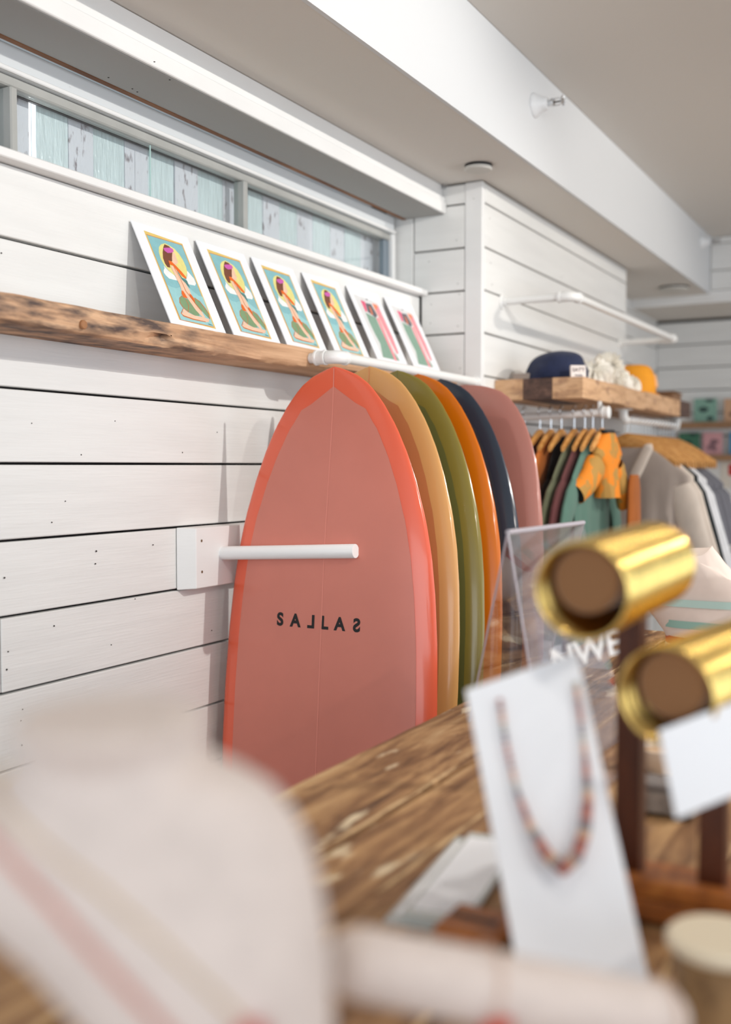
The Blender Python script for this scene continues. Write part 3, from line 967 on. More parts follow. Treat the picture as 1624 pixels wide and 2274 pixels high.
def pn(p):
    # slouched crown: runs out low to one side, upright at the side with the patch
    q = p.copy()
    l = (-p.x * 0.878 - p.y * 0.479) / 0.1
    if l > 0:
        q.x += -0.878 * 0.026 * l; q.y += -0.479 * 0.026 * l
        q.z *= 1 - 0.38 * l * l
    q.z *= 1.0 - 0.12 * max(0, -l)
    q += Vector((noise.noise(p * 16), noise.noise(p * 16 + Vector((5, 0, 0))), noise.noise(p * 14 + Vector((0, 7, 0))) * 0.8)) * 0.013
    q.z = max(q.z, 0)
    return q


dome(bm, c, 0.098, 0.11, 0.098, 5, 0.5, 48, 16, pinch=pn)
obj('crown', bm, M_NAVY, root)
bm = bmesh.new()
dome(bm, c + Vector((-0.01, 0.10, 0)), 0.075, 0.075, 0.012, 0, 0.6, 32, 4)
obj('brim', bm, M_NAVY, root)
# patch on the side of the cap that looks at us
pc_ = on(1283, 826, 1, 3.60)
pc_ = Vector((0.511, 3.60, 0)); 
d = ray(1285, 826); tt = (0.506 - CAM.x) / d.x
pc_ = CAM + d * tt
nrm = Vector((0.55, -0.80, 0.12)).normalized()
uu = Vector((0, 0, 1)).cross(nrm).normalized(); vv = nrm.cross(uu)
bm = bmesh.new()
loft(bm, [[pc_ + uu * a * 0.025 + vv * b * 0.022 + nrm * h for a, b in ((-1, -1), (1, -1), (1, 1), (-1, 1))] for h in (-0.012, 0.0015)])
ptch = obj('patch', bm, mat('patch_white', srgb(236, 226, 220), 0.8), root, smooth=False)


def text_on(parent, body, P, u, v, n, size, m, name='lettering', offs=0.0003):
    gb = glyph(body, size, offs)
    bm = bmesh.new()
    for f in gb.faces:
        bm.faces.new([bm.verts.new(P + u * q.co.x + v * q.co.y + n * 0.0006) for q in f.verts])
    gb.free()
    o = obj(name, bm, m, parent, smooth=False, recalc=False)
    return o


text_on(ptch, 'SATT', pc_ + nrm * 0.0015 + vv * 0.001, uu, vv, nrm, 0.018, mat('brown_ink', srgb(70, 38, 34), 0.7))
text_on(ptch, 'mutto', pc_ + nrm * 0.0015 - vv * 0.014, uu, vv, nrm, 0.011, mat('grey_ink', srgb(90, 90, 100), 0.7))

# orange cap
c = Vector((0.435, 4.42, zt_ + 0.001))
root = thing('cap', c, 'yellow-orange cap with a pale pink patch, brim towards the back wall', 'cap', 'caps on the block shelf')
bm = bmesh.new()
dome(bm, c, 0.092, 0.10, 0.125, 6, 0.42, 40, 12, pinch=lambda p: Vector((p.x, p.y + 0.02 * p.z / 0.1, p.z * (1 - 0.35 * max(0, p.y) / 0.1))))
obj('crown', bm, M_ORCAP, root)
bm = bmesh.new()
ring = []
top = []
for i in range(17):
    a = math.pi * i / 16
    top.append(Vector((0.085 * math.cos(a), 0.085 + 0.11 * math.sin(a), 0.006 - 0.006 * math.sin(a))))
loft(bm, [[c + p for p in top], [c + p + Vector((0, 0, 0.004)) for p in top]])
obj('brim', bm, M_ORCAP, root)
pq = c + Vector((0.083, 0.045, 0.058))
nrm = Vector((0.93, 0.25, 0.15)).normalized(); uu = Vector((0, 0, 1)).cross(nrm).normalized(); vv = nrm.cross(uu)
bm = bmesh.new()
tri = [(-0.032, -0.026), (0.032, -0.026), (0.026, 0.004), (0.012, 0.026), (-0.012, 0.026), (-0.026, 0.004)]
loft(bm, [[pq + uu * a + vv * b + nrm * h for a, b in tri] for h in (-0.02, 0.006)])
obj('patch', bm, mat('patch_pink', srgb(250, 206, 160), 0.8), root, smooth=False)

# scrunchies
M_SCR = mat('cream_scrunchie_cloth', srgb(254, 248, 236), 0.9, var=0.06, vscale=(40, 40, 40), sheen=0.2)


def scrunchie(c, R1, r1, n, label, seed):
    c = Vector(c)
    n = Vector(n).normalized()
    a, b = frame_of(n)
    root = thing('scrunchie', c - Vector((0, 0, 0.03)), label, 'hair tie', 'cream scrunchies between the caps')
    bm = bmesh.new()
    rings = []
    N_ = 96
    for i in range(N_):
        t = 2 * math.pi * i / N_
        d = a * math.cos(t) + b * math.sin(t)
        rr = r1 * (1 + 0.28 * math.sin(i * 2 * math.pi / 6 + seed) + 0.25 * noise.noise(Vector((i * 0.6, seed, 0))))
        cen = c + d * (R1 + 0.004 * math.sin(i * 1.3)) + n * 0.006 * math.sin(i * 0.9 + seed)
        rings.append([cen + (d * math.cos(p) + n * math.sin(p)) * rr * (1 + 0.18 * math.sin(3 * p + i)) for p in [2 * math.pi * k / 14 for k in range(14)]])
    rings.append(rings[0])
    loft(bm, rings, cap0=False, cap1=False)
    bmesh.ops.remove_doubles(bm, verts=bm.verts, dist=1e-5)
    obj('ruffled_band', bm, M_SCR, root)
    bm = bmesh.new()
    tube(bm, [c + (a * math.cos(t) + b * math.sin(t)) * (R1 + r1 * 1.2) for t in [0.2 + 0.1 * i for i in range(9)]], 0.004, 8)
    obj('seam', bm, mat('seam_thread', srgb(226, 214, 196), 0.9), root)


scrunchie((0.44, 3.83, zt_ + 0.040), 0.036, 0.030, (0.3, -0.6, 0.8), 'cream scrunchie lying against the navy cap', 1.0)
scrunchie((0.45, 4.02, zt_ + 0.082), 0.034, 0.024, (0.7, -0.6, 0.25), 'cream scrunchie standing upright on top of the pile', 2.2)
scrunchie((0.455, 4.06, zt_ + 0.030), 0.036, 0.028, (0.1, -0.2, 1), 'cream scrunchie lying flat beneath the upright one', 3.1)
scrunchie((0.455, 4.20, zt_ + 0.034), 0.034, 0.028, (0.4, 0.2, 0.8), 'cream scrunchie touching the orange cap', 4.4)

bm = bx(0.27, 0.33, 3.46, 3.52, zt_ + 0.001, zt_ + 0.024, bev=0.003)
tag(obj('small_box', bm, mat('taupe_box', srgb(150, 138, 130), 0.7)), 'small taupe box behind the near corner of the block shelf', 'box')
root = thing('wicker_box', (0.44, 4.94, zt_ + 0.001), 'brown wooden box at the far end of the block shelf behind the orange cap', 'box')
obj('box_body', bx(0.37, 0.50, 4.88, 5.04, zt_ + 0.002, zt_ + 0.035, bev=0.004), mat('box_brown', srgb(146, 108, 78), 0.7, var=0.3, vscale=(40, 40, 80)), root, smooth=False)
obj('lid', bx(0.366, 0.504, 4.876, 5.044, zt_ + 0.0355, zt_ + 0.044, bev=0.003), mat('box_brown', srgb(146, 108, 78)), root, smooth=False)

# ------------------------------------------------------------------ clothes rails
r1 = thing('clothes_rail', (XP, 3.6, 1.728), 'white pipe clothes rail sticking straight out of the pier with a ribbed end cap', 'rail')
bm = bmesh.new(); tube(bm, [(XP + 0.001, 3.6, 1.722), (0.545, 3.6, 1.733)], 0.0135, 18); obj('pipe', bm, M_PVC, r1)
bm = bmesh.new()
lathe(bm, (0.542, 3.6, 1.733), (1, 0, 0), [(0, 0.016), (0.001, 0.021), (0.010, 0.021), (0.012, 0.018), (0.015, 0.018), (0.017, 0.021), (0.026, 0.021), (0.028, 0.018)], 24)
obj('end_cap', bm, M_PVC, r1)
bm = bmesh.new(); lathe(bm, (XP + 0.0005, 3.6, 1.722), (1, 0, 0), [(0, 0.027), (0.004, 0.027), (0.006, 0.018)], 24); obj('wall_flange', bm, M_PVC, r1)
bm = bmesh.new()
box(bm, 0.535 - 0.004, 0.535 + 0.004, 3.59, 3.61, 1.745, zb_ - 0.001)
obj('hanging_strap', bm, M_PVC, r1, smooth=False)

r2 = thing('clothes_rail', (0.48, 4.11, 1.745), 'white pipe clothes rail hung under the block shelf by two elbows, crowded with wooden hangers', 'rail')
zr = 1.730
bm = bmesh.new(); tube(bm, [(0.48, 4.135, zr), (0.48, 5.02, zr + 0.006)], 0.0125, 18); obj('pipe', bm, M_PVC, r2)
for yy, sg in ((4.112, 1), (5.045, -1)):
    bm = bmesh.new()
    tube(bm, [(0.48, yy, zb_ - 0.006), (0.48, yy, zr + 0.028)] + [tuple(p) for p in arc((0.48, yy + sg * 0.026, zr + 0.026), (0, -sg, 0), (0, 0, -1), 8, 0.026)] + [(0.48, yy + sg * 0.045, zr)], 0.0165, 18)
    obj('elbow', bm, M_PVC, r2)
    bm = bmesh.new(); lathe(bm, (0.48, yy, zb_ - 0.0005), (0, 0, -1), [(0, 0.036), (0.004, 0.036), (0.007, 0.018)], 24); obj('flange', bm, M_PVC, r2)


# ------------------------------------------------------------------ hangers and garments
def hanger(hook, d, half, label, group, drop=0.075, depth=0.03, th_=0.010, arch=0.0):
    """wooden hanger: hook point on the rail, arms along +-d"""
    d = Vector(d).normalized()
    nn = Vector((0, 0, 1)).cross(d).normalized()
    hook = Vector(hook)
    root = thing('clothes_hanger', hook, label, 'hanger', group)
    top = hook - Vector((0, 0, 0.062))
    bm = bmesh.new()
    rings = []
    n = 20
    for i in range(n + 1):
        t = -1 + 2 * i / n
        z = -drop * (abs(t) ** 1.35)
        hgt = depth * (1 - 0.45 * abs(t))
        c = top + d * (half * t) + Vector((0, 0, z))
        tk = th_ * (1 + 0.5 * (1 - abs(t)))
        rings.append([c + nn * tk * 0.5 * a + Vector((0, 0, b * hgt / 2 - hgt / 2)) for a, b in ((-1, -0.7), (-1, 0.7), (-0.5, 1), (0.5, 1), (1, 0.7), (1, -0.7), (0.5, -1), (-0.5, -1))])
    loft(bm, rings)
    obj('wooden_arms', bm, M_HANG, root)
    bm = bmesh.new()
    rr = 0.0185
    pts = [top - Vector((0, 0, 0.004)), top + Vector((0, 0, 0.026))]
    cen = hook - Vector((0, 0, 0.0)) 
    for i in range(15):
        a = -math.pi / 2 + math.pi * 1.3 * i / 14
        pts.append(hook + d * rr * math.cos(a) + Vector((0, 0, rr * math.sin(a) - 0.001)))
    tube(bm, pts, 0.0018, 8)
    obj('hook', bm, M_CHROME, root)
    return root


def garment(name, c, d, label, cat, group, m, half=0.2, body=0.17, length=0.6, neck=0.075, thick=0.035, slope=0.085, sleeve=0.0, sl_ang=62, folds=0.10, seed=0.0,
            sl_r=0.06, open_sleeve=False, neckband=None, sd=1, fa=0.45, drape=False, sleeve_mat=None):
    """a garment hung on a hanger: body loft of folded ellipses, sleeves as tapering tubes; c = centre of the neck opening"""
    c = Vector(c)
    d = Vector(d).normalized()
    nn = Vector((0, 0, 1)).cross(d).normalized()
    root = thing(name, c - Vector((0, 0, length)), label, cat, group)
    bm = bmesh.new()
    rings = []
    zs = [0, 0.012, 0.03, 0.05, 0.07, 0.09, 0.11, 0.14, 0.18] + [0.18 + (length - 0.18) * i / 10 for i in range(1, 11)]
    n = 56
    for z in zs:
        if z <= slope:
            a = neck + (half - neck) * (z / slope) ** 0.8
            b = thick * (0.8 + 0.2 * z / slope)
        else:
            q = (z - slope) / (length - slope)
            a = half + (body - half) * smoothstep(0, 0.25, q)
            b = thick * (1 + 0.35 * q)
        ring = []
        for k in range(n):
            t = 2 * math.pi * k / n
            f = folds * smoothstep(0.06, 0.35, z) * (math.sin(5 * t + seed * 3 + z * 3) + 0.8 * math.sin(13 * t + seed * 7 - z * 3) + noise.noise(Vector((math.cos(t) * 2, math.sin(t) * 2 + seed, z * 4))))
            cc = math.copysign(abs(math.cos(t)) ** 0.8, math.cos(t))
            ring.append(c - Vector((0, 0, z)) + d * (a * cc * (1 + f * 0.08)) + nn * (b * math.sin(t) * (1 + f * 4)))
        rings.append(ring)
    loft(bm, rings)
    obj('body', bm, m, root)
    if sleeve > 0:
        for s in (-1, 1):
            sh_ = c - Vector((0, 0, slope + sl_r * 0.55)) + d * (s * (half - sl_r * 0.7))
            ang = R(sl_ang)
            if open_sleeve:      # the near sleeve is pushed out towards the room
                ang = R(sl_ang - 22) if s < 0 else R(sl_ang)
            dr = d * (s * math.cos(ang)) - Vector((0, 0, math.sin(ang))) + nn * (0.06 * sd)
            bm = bmesh.new()
            K = 8
            pts = [sh_ + dr * (sleeve * i / K) + nn * 0.004 * math.sin(i + seed) for i in range(K + 1)]
            if drape:      # long arms: out with the shoulder, then straight down
                pts = [sh_]
                for i in range(1, K + 1):
                    an = ang + (R(86) - ang) * smoothstep(1, 5, i)
                    pts.append(pts[-1] + (d * (s * math.cos(an)) - Vector((0, 0, math.sin(an)))) * (sleeve / K))
            rad = [sl_r * (1 - 0.25 * i / K) * (0.75 if i == 0 else 1) for i in range(K + 1)]
            tube(bm, pts, rad, 18, caps=not open_sleeve, fa=fa)
            obj('sleeve', bm, sleeve_mat or m, root)
            if open_sleeve:
                bm = bmesh.new()
                e = pts[-1]
                dd = (pts[-1] - pts[-2]).normalized()
                tube(bm, [e - dd * 0.012, e - dd * 0.003], [rad[-1] * 0.93] * 2, 18, fa=fa)
                obj('cuff_inside', bm, M_BLACK, root)
    if neckband:
        bm = bmesh.new()
        tube(bm, [c + d * (neck * math.cos(t)) + nn * (thick * 0.55 * math.sin(t)) + Vector((0, 0, 0.004)) for t in [2 * math.pi * i / 20 for i in range(21)]], 0.008, 8)
        obj('neckband', bm, neckband, root)
    return root


def cloth(nm, rgb, rough=0.85):
    return mat('cloth_' + nm, srgb(*rgb), rough, var=0.12, vscale=(18, 18, 8), sheen=0.15)


M_CAMO = mat('camo_neoprene', srgb(226, 132, 32), 0.8, col2=srgb(176, 134, 66), vscale=(16, 16, 14), ramp=(0.50, 0.54), detail=2)
G1 = [(0.264, 'darkbrown', (96, 66, 44), 'dark brown garment nearest the pier on the short clothes rail', 0.16, 0.5, 0.0),
      (0.322, 'oxblood', (86, 46, 42), 'oxblood jacket second from the pier on the short clothes rail', 0.16, 0.5, 0.25),
      (0.362, 'rust', (184, 100, 28), 'rust orange wetsuit on the short clothes rail beside the black one', 0.235, 0.7, 0.45),
      (0.400, 'black', (28, 26, 28), 'black wetsuit on the short clothes rail between the rust and sage ones', 0.13, 0.7, 0.30),
      (0.446, 'sage', (110, 114, 88), 'sage green wetsuit on the short clothes rail', 0.21, 0.7, 0.5),
      (0.480, 'burgundy', (94, 48, 48), 'burgundy wetsuit on the short clothes rail between sage and teal ones', 0.22, 0.72, 0.5),
      (0.512, 'teal', (82, 116, 102), 'teal green wetsuit on the short clothes rail behind the orange camouflage top', 0.21, 0.72, 0.5)]
HOOKS = [0.264, 0.322, 0.362, 0.400, 0.446, 0.484, 0.512, 0.545]
ordn = ['nearest the pier', 'second from the pier', 'third from the pier', 'fourth from the pier', 'holding the sage wetsuit', 'holding the burgundy wetsuit', 'holding the teal wetsuit',
        'holding the orange camouflage top']
for i, x in enumerate(HOOKS):
    hanger((x, 3.6, 1.742), (0, -1, 0), 0.125, 'wooden hanger on the short clothes rail, ' + ordn[i], 'hangers on the short rail', drop=0.062, depth=0.036, th_=0.012)
for i, (x, nm, rgb, lb, half, ln, slv) in enumerate(G1):
    garment('wetsuit' if i > 1 else 'jacket', (x, 3.6 + 0.0, 1.652), (0, 1, 0), lb, 'wetsuit' if i > 1 else 'jacket', 'clothes on the short rail', cloth(nm, rgb), half=half + 0.02,
            body=half * 0.95, length=ln, neck=0.034, thick=0.016, slope=0.14, sleeve=slv, sl_ang=44, folds=0.05, seed=i * 1.3, sl_r=0.050, sd=0.1, fa=0.34, drape=True)
# camouflage top turned slightly towards the room
gd = Vector((0.16, 0.98, 0))
garment('wetsuit', (0.562, 3.60, 1.662), gd, 'orange camouflage short-sleeved neoprene top with black collar at the end of the short rail', 'wetsuit', 'clothes on the short rail',
        M_CAMO, half=0.105, body=0.055, length=0.22, neck=0.034, thick=0.028, slope=0.075, sleeve=0.17, sl_ang=58, folds=0.05, sl_r=0.052, open_sleeve=True, neckband=M_BLACK, sd=0.5, fa=0.62)
garment('wetsuit', (0.625, 3.72, 1.52), (0.16, 0.98, 0), 'dark rust strap of a long wetsuit hanging below the camouflage top', 'wetsuit', 'clothes on the short rail', cloth('darkrust', (164, 88, 22)),
        half=0.045, body=0.05, length=0.5, neck=0.03, thick=0.012, slope=0.05, folds=0.1, seed=5)

# long rail: shoulders across the rail
ORDW = ['first', 'second', 'third', 'fourth', 'fifth', 'sixth', 'seventh', 'eighth', 'ninth', 'tenth', 'eleventh', 'twelfth', 'thirteenth', 'fourteenth', 'last']
G2 = []
yy = 4.175
cols = [('taupe', (178, 164, 154), 'taupe linen shirt with open collar at the front of the long clothes rail', 'shirt', 0.24),
        ('cream', (232, 218, 204), 'cream linen shirt right behind the taupe one on the long rail', 'shirt', 0.245),
        ('black2', (26, 34, 36), 'black top showing as a thin dark edge on the long rail', 'shirt', 0.25),
        ('white', (240, 240, 242), 'white shirt behind the black top on the long rail', 'shirt', 0.25),
        ('white', (240, 240, 242), 'second white shirt on the long rail, in the middle of the whites', 'shirt', 0.24),
        ('white', (240, 240, 242), 'last white shirt before the grey ones on the long rail', 'shirt', 0.245),
        ('grey', (122, 122, 130), 'grey shirt next to the white ones on the long rail', 'shirt', 0.24),
        ('grey', (122, 122, 130), 'grey shirt with dark trousers below, middle of the greys', 'shirt', 0.245),
        ('grey', (112, 112, 120), 'last grey shirt at the far end of the long rail', 'shirt', 0.25)]
ypos = [4.18, 4.25, 4.31, 4.375, 4.435, 4.50, 4.66, 4.76, 4.87]
for k, yv in enumerate([4.18, 4.245, 4.30, 4.355, 4.41, 4.465, 4.52, 4.575, 4.64, 4.70, 4.76, 4.82, 4.88, 4.94, 4.99]):
    hanger((0.48, yv, 1.742), (1, -0.05 * math.sin(k * 2.1), 0), 0.19, ORDW[k] + ' wooden hanger from the front on the long rail' if k else 'foremost wooden hanger on the long rail, carrying the taupe shirt', 'hangers on the long rail',
           drop=0.11, depth=0.058, th_=0.013)
for i, ((nm, rgb, lb, ct, half), yv) in enumerate(zip(cols, ypos)):
    garment('shirt', (0.48, yv, 1.622 if i < 3 else 1.605 if i < 6 else 1.585), (1, 0.03 * math.sin(i * 3), 0), lb, ct, 'shirts on the long rail', cloth(nm, rgb), half=half, body=half * 0.92, length=0.55 if i < 6 else 0.42,
            neck=0.092, thick=0.021, slope=0.115, sleeve=0.36 if i < 6 else 0.24, sl_ang=72, folds=0.15 if i == 0 else 0.07, seed=i * 1.7, sl_r=0.058, sd=0.0, fa=0.36, sleeve_mat=cloth('cream', (232, 218, 204)) if i == 0 else None)
# open collar of the front shirt
sh0 = [o for o in bpy.data.objects if o.name.startswith('shirt')][0]
bm = bmesh.new()
for s in (-1, 1):
    a = Vector((0.48 + s * 0.088, 4.152, 1.622)); b = Vector((0.48 + s * 0.015, 4.142, 1.46))
    tube(bm, [a + Vector((0, 0.01, 0.012)), a, (a + b) / 2 + Vector((0, -0.004, 0)), b], [0.012, 0.02, 0.022, 0.018], 12, fl=0.35)
obj('collar', bm, cloth('cream', (232, 218, 204)), sh0)
# dark trousers folded over a hanger below the greys
root = thing('trousers', (0.62, 4.88, 1.0), 'dark grey trousers hanging low at the far end of the long rail', 'trousers')
for s in (-1, 1):
    bm = bmesh.new()
    tube(bm, [(0.62 + s * 0.04, 4.99, 1.44), (0.62 + s * 0.05, 4.99, 1.3), (0.63 + s * 0.055, 4.99, 0.95)], [0.03, 0.05, 0.055], 16, fl=0.4)
    obj('trouser_leg', bm, cloth('charcoal', (58, 56, 62)), root)

# ------------------------------------------------------------------ picture ledges and cards on the back wall
def ledge(z0, z1, x0, label):
    r = tag(obj('picture_ledge', bx(x0, 1.6, YBK - 0.075, YBK - 0.001, z0, z1, bev=0.002), wood('ledge_wood', [(0.3, srgb(120, 88, 62)), (0.6, srgb(172, 132, 96)), (0.8, srgb(196, 158, 120))], (2, 10, 40)), None, smooth=False), label, 'shelf', 'ledges on the back wall')
    obj('lip', bx(x0, 1.6, YBK - 0.083, YBK - 0.0755, z0, z1 + 0.006, bev=0.001), bpy.data.materials['ledge_wood'], r, smooth=False)


ledge(1.777, 1.808, 0.03, 'upper wooden picture ledge on the back wall')
ledge(1.580, 1.612, 0.03, 'lower wooden picture ledge on the back wall')


def small_card(x0, x1, z0, z1, rgb, label, mark, mcol, name='greeting_card'):
    y = YBK - 0.045
    root = thing(name, ((x0 + x1) / 2, y, z0), label, 'card', 'cards on the back wall ledges')
    obj('card', bx(x0, x1, y, y + 0.004, z0, z1, bev=0.0008), mat('card_' + '_'.join(map(str, rgb)), srgb(*rgb), 0.6), root, smooth=False)
    bm = bmesh.new()
    w_, h_ = x1 - x0, z1 - z0
    for q, (u, v, ru, rv) in enumerate(mark):
        vs = [bm.verts.new((x0 + w_ * (u + ru * math.cos(t) * (1 + 0.2 * math.sin(5 * t))), y - 0.0004 - q * 0.0001, z0 + h_ * (v + rv * math.sin(t)))) for t in [2 * math.pi * i / 18 for i in range(18)]]
        bm.faces.new(vs)
    obj('printed_motif', bm, mat('motif_' + '_'.join(map(str, mcol)), srgb(*mcol), 0.6), root, smooth=False)


fish = [(0.42, 0.55, 0.22, 0.12), (0.68, 0.92, 0.2, 0.07), (0.72, 0.18, 0.16, 0.1)]
leafm = [(0.5, 0.5, 0.14, 0.22), (0.65, 0.6, 0.16, 0.1), (0.35, 0.35, 0.16, 0.1), (0.6, 0.3, 0.1, 0.12)]
zl1, zl2 = 1.8095, 1.6135
small_card(0.236, 0.369, zl1, 1.955, (132, 172, 156), 'mint green card with dark fish on the upper ledge', fish, (52, 76, 72))
small_card(0.412, 0.55, zl1, 1.95, (206, 164, 130), 'tan card with a dark sprig, right of the mint card', leafm, (130, 96, 76))
small_card(0.02 + 0.13, 0.272, zl2, 1.752, (62, 112, 88), 'dark green card at the left of the lower ledge', fish, (24, 56, 48))
small_card(0.292, 0.405, zl2, 1.752, (208, 156, 160), 'pink card with grey leaves in the middle of the lower ledge', leafm, (128, 96, 104))
small_card(0.446, 0.56, zl2, 1.752, (64, 146, 188), 'bright blue card, right of the pink one on the lower ledge', fish, (40, 110, 160))
root = thing('hibiscus_print', (0.48, YBK - 0.004, 1.44), 'cream poster with a red flower below the ledges on the back wall', 'poster')
obj('sheet', bx(0.39, 0.62, YBK - 0.004, YBK - 0.001, 1.42, 1.575), mat('sheet_cream', srgb(226, 218, 206), 0.6), root, smooth=False)
bm = bmesh.new()
for k in range(5):
    t = 2 * math.pi * k / 5
    cc = Vector((0.475 + 0.026 * math.cos(t), YBK - 0.0046, 1.527 + 0.026 * math.sin(t)))
    bm.faces.new([bm.verts.new(cc + Vector((0.022 * math.cos(p), -0.0001 * k, 0.022 * math.sin(p)))) for p in [2 * math.pi * i / 12 for i in range(12)]])
obj('red_flower', bm, mat('flower_red', srgb(200, 40, 40), 0.6), root, smooth=False)

# ------------------------------------------------------------------ the counter in the foreground
ZK = 1.12
ct = thing('display_counter', (1.6, 1.2, 0), 'long counter with a weathered brown plank top running away from the camera', 'counter')
xs = [0.812, 0.976, 1.083, 1.235, 1.38, 1.53, 1.69, 1.84, 2.0]
for i, (a, b) in enumerate(zip(xs[:-1], xs[1:])):
    dz = (0, -0.0035, 0.0, -0.003, 0.001, -0.002, 0, -0.002)[i]
    bm = bmesh.new()
    rings = []
    for k in range(61):
        y = -0.35 + 3.15 * k / 60
        e1 = 0.0025 * noise.noise(Vector((y * 14, i, 1))); e2 = 0.0025 * noise.noise(Vector((y * 14, i + 1, 3)))
        rings.append([Vector((a + 0.0015 + e1, y, ZK - 0.035)), Vector((a + 0.0015 + e1, y, ZK + dz - 0.004)), Vector((a + 0.006 + e1, y, ZK + dz)),
                      Vector((b - 0.006 + e2, y, ZK + dz)), Vector((b - 0.0015 + e2, y, ZK + dz - 0.004)), Vector((b - 0.0015 + e2, y, ZK - 0.035))])
    loft(bm, rings)
    obj('top_plank', bm, M_COUNTER, ct, smooth=False)
    # worn pale arris
    bm = bmesh.new()
    tube(bm, [(b - 0.004 + 0.002 * noise.noise(Vector((k * 0.7, i, 2))), -0.3 + 3.0 * k / 80, ZK + dz - 0.0012) for k in range(81)],
         [0.0035 + 0.0025 * noise.noise(Vector((k * 0.5, i * 3, 7))) for k in range(81)], 6, fl=0.4)
    if i < 4:
        obj('worn_edge', bm, mat('worn_wood', srgb(206, 172, 128), 0.7, col2=srgb(120, 84, 52), vscale=(60, 9, 60), ramp=(0.45, 0.6)), ct)
    else:
        bm.free()
obj('cabinet_body', bx(0.90, 1.92, -0.25, 2.7, 0.05, ZK - 0.036, bev=0.004), mat('counter_body_wood', srgb(120, 92, 68), 0.7, var=0.3, vscale=(4, 4, 30)), ct, smooth=False)
obj('plinth', bx(0.94, 1.88, -0.2, 2.65, 0.0, 0.0495), M_BLACK, ct, smooth=False)
obj('edge_batten', bx(0.86, 0.899, -0.3, 2.75, ZK - 0.10, ZK - 0.036, bev=0.002), M_COUNTER, ct, smooth=False)

# ------------------------------------------------------------------ jewellery bust
bust = thing('jewelry_bust', on(520, 2274, 2, ZK) * 0 + atd(560, 2900, 0.52) * 1, 'cream linen necklace bust close to the camera at lower left', 'jewelry display')
DB = 0.50
prof = [  # y pixel, left x, right x, depth half-size, depth
    (1582, 90, 400, 0.036, 0.50), (1588, 48, 438, 0.045, 0.50), (1600, 36, 452, 0.048, 0.50), (1622, 44, 446, 0.046, 0.50), (1656, 66, 438, 0.038, 0.50), (1682, 64, 466, 0.035, 0.50), (1712, 10, 545, 0.035, 0.50),
    (1750, -90, 610, 0.038, 0.50), (1820, -200, 664, 0.043, 0.50), (1900, -190, 698, 0.047, 0.50), (2000, -70, 720, 0.050, 0.50), (2100, 50, 732, 0.050, 0.50),
    (2274, 215, 742, 0.048, 0.50), (2450, 360, 736, 0.044, 0.50), (2650, 470, 720, 0.038, 0.50)]
FH = Vector((FWD.x, FWD.y, 0)).normalized()
bm = bmesh.new()
rings = []


def bust_ring(yp, xl, xr, dh, dep):
    cA = atd(xl, yp, dep); cB = atd(xr, yp, dep)
    c = (cA + cB) / 2
    hw = (cB - cA).length / 2
    return [c + RGT * hw * math.cos(t) + FH * dh * math.sin(t) for t in [2 * math.pi * k / 40 for k in range(40)]]


P2 = []
for (a, b) in zip(prof[:-1], prof[1:]):
    for q in range(3):
        t = q / 3
        P2.append([a[i] + (b[i] - a[i]) * t for i in range(5)])
P2.append(list(prof[-1]))
# smooth the shoulder profile, keep the neck plate crisp
for _ in range(2):
    P3 = [list(p) for p in P2]
    for i in range(9, len(P2) - 1):
        for j in (1, 2, 3):
            P3[i][j] = (P2[i - 1][j] + 2 * P2[i][j] + P2[i + 1][j]) / 4
    P2 = P3
for p in P2:
    rings.append(bust_ring(*p))
loft(bm, rings)
bust.location = atd(610, 2650, 0.5)
bust.location.z = ZK + 0.001
obj('torso', bm, M_LINEN, bust)
bb = atd(595, 2650, 0.5)
bm = bmesh.new()
lathe(bm, Vector((bb.x, bb.y, ZK + 0.001)), (0, 0, 1), [(0, 0.06), (0.008, 0.06), (0.012, 0.05), (0.02, 0.02), (bb.z - ZK + 0.01, 0.016)], 32)
obj('foot', bm, M_LINEN, bust)


def on_bust(x, y, lift=0.002):
    """point on the camera-side surface of the bust"""
    k = 0
    for k in range(len(P2) - 1):
        if P2[k][0] <= y <= P2[k + 1][0]:
            break
    a, b = P2[k], P2[k + 1]
    t = (y - a[0]) / (b[0] - a[0])
    xl, xr, dh, dep = [a[i] + (b[i] - a[i]) * t for i in (1, 2, 3, 4)]
    c = atd((xl + xr) / 2, y, dep)
    hw = (atd(xr, y, dep) - atd(xl, y, dep)).length / 2
    u = max(-0.98, min(0.98, (x - (xl + xr) / 2) / ((xr - xl) / 2)))
    return c + RGT * hw * u - FH * (dh * math.sqrt(1 - u * u) + lift)


def bead_strand(name, pts, r, m, label, group=None, pend=None, chain=False, n=60):
    P = []
    for i in range(len(pts) - 1):
        for q in range(n // (len(pts) - 1)):
            t = q / (n // (len(pts) - 1))
            P.append((pts[i][0] + (pts[i + 1][0] - pts[i][0]) * t, pts[i][1] + (pts[i + 1][1] - pts[i][1]) * t))
    W = [on_bust(*p, lift=r) for p in P]
    root = thing(name, W[0], label, 'necklace', group)
    bm = bmesh.new()
    tube(bm, W, r if chain else r * 0.35, 8)
    obj('chain', bm, m if chain else mat('thread', srgb(200, 170, 150), 0.7), root)
    if not chain:
        bm = bmesh.new()
        for q in W[::1]:
            bmesh.ops.create_icosphere(bm, subdivisions=1, radius=r, matrix=Matrix.Translation(q))
        stuff(obj('bead', bm, m, root))
    if pend:
        bm = bmesh.new()
        q = on_bust(pend[0], pend[1], lift=0.004)
        lathe(bm, q - FH * 0.003, FH, [(0, 0.004), (0.001, 0.007), (0.004, 0.0078), (0.007, 0.006)], 20)
        obj('pendant', bm, pend[2], root)
    return root


